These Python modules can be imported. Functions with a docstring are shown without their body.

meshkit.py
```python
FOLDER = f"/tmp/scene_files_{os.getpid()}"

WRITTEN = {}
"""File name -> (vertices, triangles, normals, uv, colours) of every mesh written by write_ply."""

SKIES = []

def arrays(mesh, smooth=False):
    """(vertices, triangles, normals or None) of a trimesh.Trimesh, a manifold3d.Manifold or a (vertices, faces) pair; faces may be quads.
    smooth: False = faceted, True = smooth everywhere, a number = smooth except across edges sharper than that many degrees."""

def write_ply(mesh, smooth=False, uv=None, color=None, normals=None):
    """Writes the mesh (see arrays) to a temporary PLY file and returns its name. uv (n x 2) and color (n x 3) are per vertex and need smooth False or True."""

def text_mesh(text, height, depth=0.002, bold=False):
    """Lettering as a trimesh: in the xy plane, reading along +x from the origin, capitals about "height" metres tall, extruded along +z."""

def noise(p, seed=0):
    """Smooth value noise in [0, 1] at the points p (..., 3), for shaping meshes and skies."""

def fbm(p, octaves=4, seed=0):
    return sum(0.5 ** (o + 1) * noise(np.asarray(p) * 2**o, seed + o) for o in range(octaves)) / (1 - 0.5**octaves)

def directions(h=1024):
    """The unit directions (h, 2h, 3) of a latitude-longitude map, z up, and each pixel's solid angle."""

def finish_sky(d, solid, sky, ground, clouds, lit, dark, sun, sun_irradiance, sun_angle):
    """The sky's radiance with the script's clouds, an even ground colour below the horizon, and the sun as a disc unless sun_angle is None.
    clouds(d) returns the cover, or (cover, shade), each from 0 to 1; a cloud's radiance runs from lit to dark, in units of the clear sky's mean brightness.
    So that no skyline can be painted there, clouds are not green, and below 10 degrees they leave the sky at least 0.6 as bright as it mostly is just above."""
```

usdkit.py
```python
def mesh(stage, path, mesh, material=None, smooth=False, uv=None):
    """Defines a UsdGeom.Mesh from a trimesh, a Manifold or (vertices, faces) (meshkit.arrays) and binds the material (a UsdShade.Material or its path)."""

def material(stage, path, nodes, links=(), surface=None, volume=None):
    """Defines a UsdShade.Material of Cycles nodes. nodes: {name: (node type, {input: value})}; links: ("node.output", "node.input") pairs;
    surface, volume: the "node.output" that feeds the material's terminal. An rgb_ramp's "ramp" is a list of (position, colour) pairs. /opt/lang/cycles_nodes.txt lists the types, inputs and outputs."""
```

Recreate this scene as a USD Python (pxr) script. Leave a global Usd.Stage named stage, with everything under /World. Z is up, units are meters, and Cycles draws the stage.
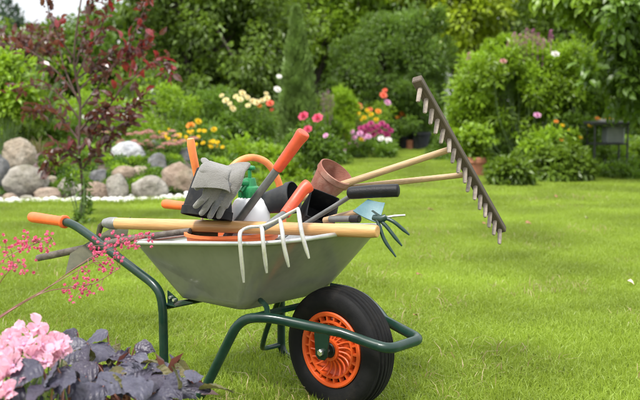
import math
import numpy as np, trimesh, manifold3d, shapely.geometry as sg
import usdkit, meshkit
from pxr import Usd, UsdGeom, UsdLux, UsdShade, Gf, Sdf, Vt

stage = Usd.Stage.CreateInMemory()
UsdGeom.SetStageUpAxis(stage, 'Z')
UsdGeom.SetStageMetersPerUnit(stage, 1.0)
stage.SetDefaultPrim(UsdGeom.Xform.Define(stage, '/World').GetPrim())
UsdGeom.Scope.Define(stage, '/World/Looks')

# ---------------------------------------------------------------- camera, sky, sun, exposure
FPX, CAM_H, PITCH = 950.0, 0.98, 0.101            # focal length in pixels of a 640 wide picture
FOCUS, FSTOP, EXPOSURE = 3.08, 4.3, 1.90
SUN_AZ, SUN_EL, SUN_I, SUN_ANGLE = math.radians(-140), math.radians(60), 0.40, 11.0
cam = UsdGeom.Camera.Define(stage, '/World/camera')
cam.CreateHorizontalApertureAttr(36.0); cam.CreateVerticalApertureAttr(22.5)
cam.CreateFocalLengthAttr(FPX * 36.0 / 640.0)
cam.CreateFStopAttr(FSTOP); cam.CreateFocusDistanceAttr(FOCUS)
cam.CreateClippingRangeAttr((0.05, 5000.0)); cam.CreateExposureAttr(EXPOSURE)
cam.AddTranslateOp().Set(Gf.Vec3d(0, 0, CAM_H)); cam.AddRotateXOp().Set(90 - math.degrees(PITCH))

usdkit.material(stage, '/World/Looks/sky', {
    'sky': ('sky_texture', {'sky_type': 'single_scattering', 'sun_disc': False, 'sun_elevation': SUN_EL, 'sun_rotation': SUN_AZ % (2 * math.pi)}),
    'tc': ('texture_coordinate', {}),
    'n': ('noise_texture', {'scale': 2.2, 'detail': 5.0, 'roughness': 0.6}),
    'r': ('rgb_ramp', {'ramp': [(0.3, (6.6, 6.8, 7.2)), (0.7, (8.8, 8.9, 9.0))]}),
    'm': ('mix', {'fac': 0.88}), 'sx': ('separate_xyz', {}), 'mr': ('map_range', {'from_min': 0.0, 'from_max': 1.0, 'to_min': 0.5, 'to_max': 1.3, 'clamp': True}), 'cc': ('combine_xyz', {}), 'q': ('mix', {'mix_type': 'multiply', 'fac': 1.0}),
    'b': ('background_shader', {'strength': 0.078})},
    [('tc.generated', 'n.vector'), ('n.fac', 'r.fac'), ('sky.color', 'm.color1'), ('r.color', 'm.color2'), ('tc.generated', 'sx.vector'), ('sx.z', 'mr.value'), ('mr.result', 'cc.x'), ('mr.result', 'cc.y'), ('mr.result', 'cc.z'), ('m.color', 'q.color1'), ('cc.vector', 'q.color2'), ('q.color', 'b.color')], surface='b.background')
dome = UsdLux.DomeLight.Define(stage, '/World/sky')
UsdShade.MaterialBindingAPI.Apply(dome.GetPrim()).Bind(UsdShade.Material.Get(stage, '/World/Looks/sky'))
dome.GetPrim().SetCustomDataByKey('kind', 'structure')
sun = UsdLux.DistantLight.Define(stage, '/World/sun')
sun.CreateIntensityAttr(SUN_I); sun.CreateAngleAttr(SUN_ANGLE); sun.CreateNormalizeAttr(True)
sun.CreateColorAttr(Gf.Vec3f(1.0, 0.96, 0.9))
sun.AddRotateZOp().Set(-math.degrees(SUN_AZ)); sun.AddRotateXOp().Set(-(90 - math.degrees(SUN_EL)))

# ---------------------------------------------------------------- helpers
rng = np.random.default_rng(11)
A = np.asarray
def unit(v):
    v = A(v, float); return v / np.maximum(np.linalg.norm(v, axis=-1, keepdims=True), 1e-9)
def at(px, py, Y):
    """The world point at depth Y that the photograph shows at px, py."""
    x, u = (px - 320) / FPX, (200 - py) / FPX
    c, s = math.cos(PITCH), math.sin(PITCH)
    t = Y / (c + u * s)
    return np.array([x * t, Y, CAM_H + t * (-s + u * c)])
def ground_at(px, py):
    x, u = (px - 320) / FPX, (200 - py) / FPX
    c, s = math.cos(PITCH), math.sin(PITCH)
    t = -CAM_H / (-s + u * c)
    return np.array([x * t, t * (c + u * s), 0.0])
def sstep(a, b, x):
    t = np.clip((A(x, float) - a) / (b - a), 0, 1); return t * t * (3 - 2 * t)

def spline(P, n=8):
    """Catmull-Rom through the points."""
    P = A(P, float); Q = np.vstack([2 * P[0] - P[1], P, 2 * P[-1] - P[-2]])
    out = []
    for i in range(len(P) - 1):
        p0, p1, p2, p3 = Q[i:i + 4]
        t = np.linspace(0, 1, n, endpoint=False)[:, None]
        out.append(.5 * (2 * p1 + (p2 - p0) * t + (2 * p0 - 5 * p1 + 4 * p2 - p3) * t ** 2 + (3 * p1 - p0 - 3 * p2 + p3) * t ** 3))
    return np.vstack(out + [P[-1:]])
def fillet(P, r, n=7):
    """A polyline with its corners rounded to about r."""
    P = A(P, float); out = [P[0]]
    for i in range(1, len(P) - 1):
        a, b = P[i - 1] - P[i], P[i + 1] - P[i]
        ra = min(r, .48 * np.linalg.norm(a)); rb = min(r, .48 * np.linalg.norm(b))
        s, e = P[i] + unit(a) * ra, P[i] + unit(b) * rb
        for t in np.linspace(0, 1, n): out.append((1 - t) ** 2 * s + 2 * t * (1 - t) * P[i] + t ** 2 * e)
    return np.vstack(out + [P[-1]])

class MB:
    """Collects shapes that become one mesh."""
    def __init__(s): s.v, s.f, s.n = [], [], 0
    def add(s, v, f):
        v, f = A(v, float), A(f, int)
        if f.shape[1] == 4: f = np.vstack([f[:, [0, 1, 2]], f[:, [0, 2, 3]]])
        s.v.append(v); s.f.append(f + s.n); s.n += len(v); return s
    def tm(s, m, M=None):
        v = A(m.vertices)
        if M is not None: v = v @ M[:3, :3].T + M[:3, 3]
        return s.add(v, m.faces)
    def tube(s, P, r, n=10, flat=1.0, up=(0, 0, 1), caps=True):
        P = A(P, float); r = np.broadcast_to(A(r, float), (len(P),))
        T = unit(np.gradient(P, axis=0)); U = A(up, float)
        if abs(unit(U) @ T[0]) > .95: U = A([1., 0, 0]) if abs(T[0][0]) < .9 else A([0, 1., 0])
        rings = []
        for i in range(len(P)):
            U = unit(U - T[i] * (U @ T[i])); W = np.cross(T[i], U)
            a = np.arange(n) * 2 * np.pi / n
            rings.append(P[i] + r[i] * (np.cos(a)[:, None] * W + flat * np.sin(a)[:, None] * U))
        v = np.vstack(rings); m = len(P)
        i, j = np.meshgrid(np.arange(m - 1), np.arange(n), indexing='ij'); i, j = i.ravel(), j.ravel(); k = (j + 1) % n
        f = np.stack([i * n + j, i * n + k, (i + 1) * n + k, (i + 1) * n + j], 1)
        s.add(v, f)
        if caps:
            for q, c in ((0, P[0]), (m - 1, P[-1])):
                ring = rings[q]; fan = [[0, 1 + (b + 1) % n, 1 + b] if q == 0 else [0, 1 + b, 1 + (b + 1) % n] for b in range(n)]
                s.add(np.vstack([c[None], ring]), fan)
        return s
    def lathe(s, prof, O=(0, 0, 0), axis=(0, 0, 1), n=32, close=False):
        """prof: (radius, height) pairs spun about the axis through O."""
        Z = unit(axis); X = unit(np.cross([0, 1, 0] if abs(Z[1]) < .9 else [1, 0, 0], Z)); Y = np.cross(Z, X)
        prof = A(prof, float); a = np.arange(n) * 2 * np.pi / n
        ring = np.cos(a)[:, None] * X + np.sin(a)[:, None] * Y
        v = (A(O, float) + prof[:, None, 0, None] * ring[None] + prof[:, None, 1, None] * Z).reshape(-1, 3)
        m = len(prof); I = np.arange(m if close else m - 1)
        i, j = np.meshgrid(I, np.arange(n), indexing='ij'); i, j = i.ravel(), j.ravel(); k = (j + 1) % n; i2 = (i + 1) % m
        return s.add(v, np.stack([i * n + j, i * n + k, i2 * n + k, i2 * n + j], 1))
    def box(s, c, e, R=np.eye(3), bevel=0.0):
        e = A(e, float) / 2
        if bevel > 0:
            pts = np.array([[sx * (e[0] - bevel * (k != 0)), sy * (e[1] - bevel * (k != 1)), sz * (e[2] - bevel * (k != 2))] for sx in (-1, 1) for sy in (-1, 1) for sz in (-1, 1) for k in range(3)])
            m = trimesh.convex.convex_hull(pts)
        else: m = trimesh.creation.box(2 * e)
        return s.add(A(m.vertices) @ A(R, float).T + A(c, float), m.faces)
    def plate(s, poly, t, O, X, Y):
        """A shapely polygon extruded by t along X x Y from O."""
        m = trimesh.creation.extrude_polygon(poly, t, engine='earcut')
        X, Y = unit(X), unit(Y); R = np.stack([X, Y, np.cross(X, Y)], 1)
        return s.add(A(m.vertices) @ R.T + A(O, float), m.faces)
    def mesh(s): return np.vstack(s.v), np.vstack(s.f)

used = {}
def numbered(path):
    k = used.get(path, 0); used[path] = k + 1
    return path if k == 0 else f'{path}_{k:03d}'
def put(prim, **kw):
    for k, t in kw.items():
        if t: prim.SetCustomDataByKey(k, t)
bases = {}
def thing(name, label, cat, base=(0, 0, 0), yaw=0.0, group=None):
    x = UsdGeom.Xform.Define(stage, numbered('/World/' + name))
    x.AddTranslateOp().Set(Gf.Vec3d(*map(float, base)))
    if yaw: x.AddRotateZOp().Set(math.degrees(yaw))
    put(x.GetPrim(), label=label, category=cat, group=group)
    bases[str(x.GetPath())] = (A(base, float), yaw)
    return x.GetPrim()
def part(name, mb, mat, parent, smooth=35, label=None, kind=None, world=True):
    """One mesh under a thing or a part. world: the vertices are in world axes and are moved to the thing's own."""
    m = mb.mesh() if isinstance(mb, MB) else mb
    if not isinstance(m, tuple):
        v, f, _ = meshkit.arrays(m)
    else: v, f = m
    v = A(v, float)
    if world:
        root = '/'.join(str(parent.GetPath()).split('/')[:3])
        b, yaw = bases[root]; v = v - b
        if yaw:
            c, s_ = math.cos(yaw), math.sin(yaw); v = v @ np.array([[c, s_, 0], [-s_, c, 0], [0, 0, 1]]).T
    p = usdkit.mesh(stage, numbered(f'{parent.GetPath()}/{name}'), (v, f), MATS.get(mat, mat) if isinstance(mat, str) else mat, smooth).GetPrim()
    put(p, label=label, kind=kind)
    return p
def copy(src, base, yaw, label, scale=1.0):
    was = src.GetCustomData(); name = src.GetName()
    x = UsdGeom.Xform.Define(stage, numbered('/World/' + name))
    x.GetPrim().GetReferences().AddInternalReference(src.GetPath())
    x.ClearXformOpOrder()
    x.AddTranslateOp().Set(Gf.Vec3d(*map(float, base))); x.AddRotateZOp().Set(math.degrees(yaw)); x.AddScaleOp().Set(Gf.Vec3f(scale, scale, scale))
    x.GetPrim().SetInstanceable(True)
    put(x.GetPrim(), label=label, category=was['category'], group=was.get('group'))
    return x.GetPrim()
def struct(name, m, mat, smooth=False, kind='structure'):
    p = usdkit.mesh(stage, numbered('/World/' + name), m.mesh() if isinstance(m, MB) else m, MATS[mat], smooth).GetPrim()
    put(p, kind=kind); return p

# ---------------------------------------------------------------- materials
MATS = {}
def lin(c):
    c = A(c, float) / 255.0
    return tuple(np.where(c <= .04045, c / 12.92, ((c + .055) / 1.055) ** 2.4))
def mat(name, nodes, links, surface='p.BSDF', volume=None):
    MATS[name] = usdkit.material(stage, '/World/Looks/' + name, nodes, links, surface=surface, volume=volume)
def leafy(name, ramp, rough=.42, trans=.38, spec=.5, patch=.35, pscale=2.2, tint=(1.25, 1.2, .7)):
    """Leaves: each its own tone, tones drifting from clump to clump, some light through."""
    nodes = {'g': ('geometry', {}), 'r': ('rgb_ramp', {'ramp': ramp}),
             'n': ('noise_texture', {'scale': pscale, 'detail': 2.0}), 'nr': ('map_range', {'from_min': .3, 'from_max': .7, 'to_min': 1 - patch, 'to_max': 1 + patch, 'clamp': True}),
             'x': ('mix', {'mix_type': 'multiply', 'fac': 1.0}), 'cc': ('combine_xyz', {}),
             'p': ('principled_bsdf', {'roughness': rough, 'specular_ior_level': spec}),
             'tt': ('mix', {'mix_type': 'multiply', 'fac': 1.0, 'color2': tint}), 't': ('translucent_bsdf', {}), 'm': ('mix_closure', {'fac': trans})}
    links = [('g.random_per_island', 'r.fac'), ('g.position', 'n.vector'), ('n.fac', 'nr.value'), ('nr.result', 'cc.x'), ('nr.result', 'cc.y'), ('nr.result', 'cc.z'),
             ('r.color', 'x.color1'), ('cc.vector', 'x.color2'), ('x.color', 'p.base_color'), ('x.color', 'tt.color1'), ('tt.color', 't.color'),
             ('p.BSDF', 'm.closure1'), ('t.BSDF', 'm.closure2')]
    mat(name, nodes, links, 'm.closure')
def solid(name, c1, c2=None, scale=20, rough=.5, metal=0.0, spec=.5, bump=0.0, bscale=None, coat=0.0, stretch=(1, 1, 1), detail=4.0, lo=.35, hi=.65, rvar=.0, sheen=0.0, grime=0.0, gscale=5.0, gcol=(.085, .062, .040), glo=.52, ghi=.72):
    c2 = c1 if c2 is None else c2
    nodes = {'tc': ('texture_coordinate', {}), 'mp': ('mapping', {'scale': stretch}), 'n': ('noise_texture', {'scale': scale, 'detail': detail, 'roughness': .6}),
             'r': ('rgb_ramp', {'ramp': [(lo, c1), (hi, c2)]}),
             'p': ('principled_bsdf', {'roughness': rough, 'metallic': metal, 'specular_ior_level': spec, 'coat_weight': coat, 'sheen_weight': sheen})}
    links = [('tc.object', 'mp.vector'), ('mp.vector', 'n.vector'), ('n.fac', 'r.fac'), ('r.color', 'p.base_color')]
    if rvar:
        nodes['rr'] = ('map_range', {'from_min': .3, 'from_max': .7, 'to_min': max(rough - rvar, .05), 'to_max': rough + rvar, 'clamp': True})
        links += [('n.fac', 'rr.value'), ('rr.result', 'p.roughness')]
    if grime:
        nodes['gn'] = ('noise_texture', {'scale': gscale, 'detail': 8.0, 'roughness': .68}); nodes['gr'] = ('map_range', {'from_min': glo, 'from_max': ghi, 'to_min': 0.0, 'to_max': grime, 'clamp': True})
        nodes['gx'] = ('mix', {'color2': gcol}); nodes['gq'] = ('map_range', {'from_min': 0.0, 'from_max': 1.0, 'to_min': rough, 'to_max': .9, 'clamp': True})
        links.remove(('r.color', 'p.base_color')); links += [('tc.object', 'gn.vector'), ('gn.fac', 'gr.value'), ('gr.result', 'gx.fac'), ('r.color', 'gx.color1'), ('gx.color', 'p.base_color')]
        if not rvar: links += [('gr.result', 'gq.value'), ('gq.result', 'p.roughness')]
    if bump:
        nodes['bn'] = ('noise_texture', {'scale': bscale or scale * 4, 'detail': 4.0, 'roughness': .65}); nodes['b'] = ('bump', {'strength': bump, 'distance': .01})
        links += [('mp.vector', 'bn.vector'), ('bn.fac', 'b.height'), ('b.normal', 'p.normal')]
    mat(name, nodes, links)
def wood(name, dark, light, axis, rough=.5, scale=9.0, coat=0.0):
    """Grain runs along the axis vector (world)."""
    a = unit(axis); yaw, pit = math.atan2(a[1], a[0]), math.asin(a[2])
    mat(name, {'g': ('geometry', {}), 'v1': ('vector_rotate', {'rotate_type': 'z_axis', 'angle': -yaw}), 'v2': ('vector_rotate', {'rotate_type': 'y_axis', 'angle': pit}),
               'mp': ('mapping', {'scale': (1.2, 26, 26)}), 'n': ('noise_texture', {'scale': scale, 'detail': 5.0, 'roughness': .6, 'distortion': .4}),
               'n2': ('noise_texture', {'scale': 5.0, 'detail': 3.0}), 'mx': ('mix_float', {'fac': .35}),
               'r': ('rgb_ramp', {'ramp': [(.3, dark), (.5, tuple((A(dark) + A(light)) / 2)), (.68, light)]}),
               'b': ('bump', {'strength': .25, 'distance': .004}), 'p': ('principled_bsdf', {'roughness': rough, 'coat_weight': coat, 'coat_roughness': .3})},
        [('g.position', 'v1.vector'), ('v1.vector', 'v2.vector'), ('v2.vector', 'mp.vector'), ('mp.vector', 'n.vector'), ('g.position', 'n2.vector'), ('n.fac', 'mx.a'), ('n2.fac', 'mx.b'),
         ('mx.result', 'r.fac'), ('r.color', 'p.base_color'), ('n.fac', 'b.height'), ('b.normal', 'p.normal')])

# foliage
leafy('leaf_dark', [(0, (0.106, 0.174, 0.017)), (.5, (0.209, 0.313, 0.030)), (.85, (0.348, 0.458, 0.053)), (1, (0.555, 0.647, 0.110))], trans=.38)
leafy('leaf_mid', [(0, (0.090, 0.165, 0.015)), (.5, (0.156, 0.262, 0.029)), (1, (0.264, 0.376, 0.061))])
leafy('leaf_light', [(0, (0.184, 0.297, 0.018)), (.5, (0.292, 0.424, 0.030)), (1, (0.410, 0.530, 0.070))], trans=.36)
leafy('leaf_yellow', [(0, (0.234, 0.316, 0.012)), (.5, (0.390, 0.466, 0.020)), (1, (0.593, 0.600, 0.030))], trans=.36)
leafy('leaf_bush', [(0, (0.100, 0.175, 0.026)), (.5, (0.198, 0.301, 0.049)), (1, (0.348, 0.443, 0.098))], pscale=1.6)
leafy('leaf_juniper', [(0, (0.139, 0.217, 0.053)), (.5, (0.255, 0.347, 0.098)), (1, (0.394, 0.469, 0.150))], trans=.15, pscale=5.0)
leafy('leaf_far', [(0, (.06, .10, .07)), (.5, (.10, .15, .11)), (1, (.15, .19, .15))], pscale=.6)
leafy('leaf_wood', [(0, (0.105, 0.179, 0.016)), (.5, (0.218, 0.323, 0.029)), (1, (0.381, 0.493, 0.060))], pscale=.55, patch=.45)
leafy('leaf_blue', [(0, (.030, .080, .030)), (.5, (.055, .125, .050)), (1, (.11, .18, .09))], spec=.6)
leafy('leaf_purple', [(0, (.090, .042, .033)), (.45, (.17, .068, .050)), (.75, (.27, .098, .066)), (.9, (.36, .15, .095)), (1, (.22, .21, .07))], trans=.38, tint=(1.5, .8, .7), rough=.32, spec=.7, pscale=5.0)
leafy('leaf_red', [(0, (0.187, 0.033, 0.039)), (.5, (0.306, 0.065, 0.052)), (1, (0.391, 0.143, 0.078))], trans=.4, tint=(1.5, .7, .6), rough=.3, spec=.7, pscale=6)
leafy('grass', [(0, (0.217, 0.297, 0.034)), (.35, (0.320, 0.408, 0.052)), (.7, (0.412, 0.495, 0.075)), (.9, (0.503, 0.572, 0.115)), (1, (0.664, 0.572, 0.277))], trans=.42, rough=.4, spec=.35, pscale=1.1, patch=.30, tint=(1.15, 1.12, .9))
leafy('moss', [(0, (.05, .11, .015)), (.5, (.10, .17, .025)), (1, (.17, .23, .04))], trans=.2)
leafy('clover', [(0, (.20, .31, .035)), (1, (.28, .40, .06))], trans=.3, rough=.7, spec=.15)
leafy('straw', [(0, (.30, .24, .12)), (1, (.48, .42, .25))], trans=.2)
def bloom(name, c1, c2, trans=.25): leafy(name, [(0, c1), (1, c2)], trans=trans, patch=.12, tint=(1.1, 1, 1), rough=.6, spec=.2)
bloom('bloom_cream', (.75, .66, .36), (.82, .78, .60)); bloom('bloom_white', (.75, .73, .70), (.82, .80, .78))
bloom('bloom_pink', (.62, .09, .17), (.72, .18, .28)); bloom('bloom_coral', (.72, .17, .10), (.78, .30, .20))
bloom('bloom_pale', (.68, .36, .55), (.80, .58, .72)); bloom('bloom_magenta', (.46, .06, .20), (.58, .14, .32))
bloom('bloom_yellow', (.72, .50, .02), (.80, .64, .05)); bloom('bloom_orange', (.75, .30, .05), (.80, .45, .10))
bloom('bloom_dusty', (.50, .26, .24), (.64, .40, .36)); bloom('bloom_mauve', (.33, .15, .28), (.46, .24, .40))
bloom('bloom_rose', (.72, .42, .52), (.86, .74, .78), .4); bloom('bloom_coralbell', (.56, .10, .19), (.72, .28, .37))
bloom('bloom_lilac', (.48, .18, .36), (.60, .30, .48))
solid('stem_green', (.06, .11, .03), (.10, .15, .04), scale=30, rough=.5)
solid('stem_red', (.16, .05, .05), (.22, .10, .07), scale=40, rough=.5)
solid('bark', (.035, .026, .020), (.085, .066, .052), scale=14, rough=.9, bump=.8, stretch=(1, 1, .25))
solid('bark_thin', (.05, .028, .022), (.10, .06, .045), scale=30, rough=.8, bump=.5, stretch=(1, 1, .25))
solid('soil', (.035, .026, .018), (.075, .058, .040), scale=9, rough=.95, bump=.9, bscale=40)
solid('turf', (0.219, 0.269, 0.035), (0.317, 0.366, 0.053), scale=6, rough=.9, bump=.6, bscale=120)
# stones
def stone(name, a, b, c, scale=7.0, speck=.5):
    mat(name, {'tc': ('texture_coordinate', {}), 'n': ('noise_texture', {'scale': scale, 'detail': 7.0, 'roughness': .62}), 'r': ('rgb_ramp', {'ramp': [(.3, a), (.5, b), (.7, c)]}),
               'n2': ('noise_texture', {'scale': scale * 14, 'detail': 3.0}), 'r2': ('rgb_ramp', {'ramp': [(.35, (speck, speck, speck)), (.6, (1, 1, 1))]}),
               'n3': ('noise_texture', {'scale': 3.2, 'detail': 8.0, 'roughness': .7}), 'm3': ('map_range', {'from_min': .50, 'from_max': .66, 'to_min': 0.0, 'to_max': .55, 'clamp': True}), 'x3': ('mix', {'color2': (.10, .095, .045)}),
               'x': ('mix', {'mix_type': 'multiply', 'fac': .8}), 'b': ('bump', {'strength': .7, 'distance': .02}), 'p': ('principled_bsdf', {'roughness': .85, 'specular_ior_level': .3})},
        [('tc.object', 'n.vector'), ('tc.object', 'n2.vector'), ('n.fac', 'r.fac'), ('n2.fac', 'r2.fac'), ('r.color', 'x.color1'), ('r2.color', 'x.color2'), ('tc.object', 'n3.vector'), ('n3.fac', 'm3.value'), ('m3.result', 'x3.fac'), ('x.color', 'x3.color1'), ('x3.color', 'p.base_color'), ('n2.fac', 'b.height'), ('b.normal', 'p.normal')])
stone('stone_tan', (.20, .155, .11), (.31, .255, .19), (.42, .37, .30)); stone('stone_grey', (.17, .150, .122), (.285, .262, .222), (.39, .365, .32))
stone('stone_brown', (.17, .12, .085), (.27, .20, .15), (.37, .30, .235)); stone('stone_slate', (.07, .07, .075), (.13, .13, .135), (.24, .235, .23), speck=.7)
stone('stone_white', (.22, .23, .25), (.48, .49, .51), (.66, .66, .66), scale=11, speck=.55)
stone('pebble_white', (.55, .54, .52), (.68, .67, .65), (.78, .77, .76), scale=5, speck=.85)
# barrow
solid('galvanised', (0.360, 0.369, 0.360), (0.468, 0.477, 0.468), scale=9, rough=.36, metal=.75, rvar=.08, bump=.03, bscale=60, grime=.35, gscale=8.0, gcol=(.22, .19, .15))
solid('tray_paint', (0.142, 0.150, 0.108), (0.172, 0.180, 0.132), scale=7, rough=.30, metal=.3, rvar=.07, bump=.03, bscale=50, coat=.15, grime=.45, gscale=4.5, gcol=(.20, .19, .15), glo=.5, ghi=.72)
solid('green_paint', (.004, .018, .012), (.007, .025, .017), scale=14, rough=.3, spec=.32, coat=.08, rvar=.06, grime=.35, gscale=9.0, gcol=(.05, .055, .035))
solid('orange_grip', (.60, .095, .018), (.68, .125, .025), scale=18, rough=.48, bump=.06, bscale=160, grime=.45, gscale=11.0, gcol=(.22, .07, .03), glo=.50, ghi=.75)
solid('orange_rim', (.56, .070, .010), (.66, .095, .014), scale=12, rough=.42, bump=.04, grime=.5, gscale=12.0, gcol=(.16, .06, .025), glo=.5, ghi=.75)
solid('tyre_rubber', (.006, .006, .0065), (.010, .0098, .0098), scale=22, rough=.68, spec=.14, bump=.12, bscale=180, rvar=.1, grime=.35, gscale=9.0, gcol=(.045, .036, .027), glo=.52, ghi=.78)
solid('black_plastic', (.007, .007, .008), (.012, .012, .013), scale=20, rough=.45, spec=.35, rvar=.08)
solid('pot_black', (.007, .0075, .009), (.011, .0115, .013), scale=14, rough=.6, spec=.14, bump=.08, rvar=.08, grime=.35, gscale=14.0, gcol=(.07, .062, .05))
solid('pot_grey', (0.014, 0.016, 0.019), (0.022, 0.024, 0.027), scale=14, rough=.5, spec=.25, bump=.05, grime=.35, gscale=14.0, gcol=(.07, .062, .05))
solid('steel', (.55, .55, .54), (.70, .70, .69), scale=25, rough=.28, metal=.9, rvar=.08)
solid('collar_steel', (.20, .20, .19), (.30, .30, .29), scale=25, rough=.45, metal=.7, grime=.4, gscale=20.0)
solid('tine_paint', (0.390, 0.381, 0.360), (0.507, 0.498, 0.478), scale=30, rough=.36, metal=.6, rvar=.1, grime=.3, gscale=30.0, gcol=(.12, .10, .08))
solid('grey_paint', (.085, .088, .085), (.125, .128, .125), scale=25, rough=.4, metal=.2, grime=.5, gscale=16.0, gcol=(.07, .055, .04))
solid('orange_red', (0.447, 0.044, 0.014), (0.516, 0.061, 0.020), scale=25, rough=.45, bump=.05, bscale=120, grime=.45, gscale=11.0, gcol=(.22, .07, .03), glo=.50, ghi=.75)
solid('orange_light', (.66, .17, .045), (.74, .23, .075), scale=15, rough=.45, bump=.04, grime=.45, gscale=11.0, gcol=(.22, .07, .03), glo=.50, ghi=.75)
solid('orange_tub', (.70, .14, .03), (.78, .18, .05), scale=12, rough=.5)
solid('sprayer_white', (0.700, 0.712, 0.725), (0.775, 0.787, 0.800), scale=9, rough=.35)
solid('sprayer_green', (.008, .13, .042), (.014, .18, .06), scale=15, rough=.35)
solid('brass', (.45, .33, .14), (.55, .42, .2), scale=20, rough=.35, metal=.8)
solid('teal', (0.038, 0.105, 0.124), (0.056, 0.133, 0.148), scale=26, rough=.45, bump=.08)
solid('dark_green_metal', (0.007, 0.025, 0.020), (0.012, 0.036, 0.028), scale=26, rough=.4)
solid('olive_metal', (.030, .032, .014), (.060, .058, .028), scale=18, rough=.6, spec=.3, bump=.15)
solid('glove_canvas', (0.124, 0.118, 0.107), (0.168, 0.163, 0.150), scale=26, rough=.9, bump=.5, bscale=260, sheen=.3, grime=.55, gscale=14.0, gcol=(.09, .078, .062), glo=.46, ghi=.70)
solid('glove_dark', (.075, .075, .08), (.13, .13, .135), scale=30, rough=.85, bump=.4, bscale=220)
solid('terracotta', (0.163, 0.056, 0.036), (0.229, 0.093, 0.063), scale=11, rough=.85, bump=.2, bscale=90, grime=.5, gscale=12.0, gcol=(.36, .27, .22), glo=.5, ghi=.72)
solid('terracotta_big', (.28, .10, .055), (.38, .16, .095), scale=8, rough=.85, bump=.2, bscale=60)
solid('rubber_grip', (.006, .006, .007), (.011, .011, .012), scale=40, rough=.40, spec=.18, bump=.2, bscale=200, grime=.3, gscale=16.0, gcol=(.05, .045, .04))
solid('weathered_dark', (.045, .034, .026), (.12, .10, .082), scale=20, rough=.7, bump=.4, stretch=(1, 1, 1))
solid('wall_pale', (.62, .60, .56), (.70, .68, .64), scale=2, rough=.9)
solid('roof_grey', (.36, .35, .35), (.46, .45, .45), scale=3, rough=.8, bump=.3)
solid('roof_red', (.34, .14, .10), (.42, .20, .15), scale=3, rough=.8, bump=.3)
solid('window_glass', (.05, .06, .07), (.08, .09, .1), scale=2, rough=.1)
solid('dark_iron', (.02, .022, .022), (.035, .036, .036), scale=20, rough=.5)
solid('box_grey', (.16, .18, .17), (.22, .24, .23), scale=10, rough=.6)
solid('white_post', (.66, .65, .62), (.75, .74, .72), scale=5, rough=.7)
solid('dry_leaf', (.16, .07, .03), (.30, .16, .07), scale=30, rough=.7)
solid('pale_leaf', (.50, .40, .30), (.62, .54, .44), scale=30, rough=.7)
# purple crinkled leaves: grey bloom over dark purple, green-bronze young ones
def crinkle(name, a, b, c, rough, trans):
    mat(name, {'tc': ('texture_coordinate', {}), 'g': ('geometry', {}), 'n': ('noise_texture', {'scale': 22.0, 'detail': 5.0}), 'r': ('rgb_ramp', {'ramp': [(.32, a), (.5, b), (.7, c)]}),
               'v': ('voronoi_texture', {'scale': 150.0, 'feature': 'smooth_f1', 'smoothness': 1.0}), 'b': ('bump', {'strength': .35, 'distance': .004}),
               'p': ('principled_bsdf', {'roughness': rough, 'specular_ior_level': .38, 'sheen_weight': .1}), 't': ('translucent_bsdf', {}), 'm': ('mix_closure', {'fac': trans})},
        [('tc.object', 'n.vector'), ('tc.object', 'v.vector'), ('n.fac', 'r.fac'), ('r.color', 'p.base_color'), ('r.color', 't.color'), ('v.distance', 'b.height'), ('b.normal', 'p.normal'), ('p.BSDF', 'm.closure1'), ('t.BSDF', 'm.closure2')], 'm.closure')
crinkle('crinkle_a', (.018, .015, .028), (.031, .028, .048), (.052, .049, .072), .46, .05)
crinkle('crinkle_b', (.026, .024, .040), (.044, .042, .065), (.068, .066, .092), .48, .05)
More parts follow.
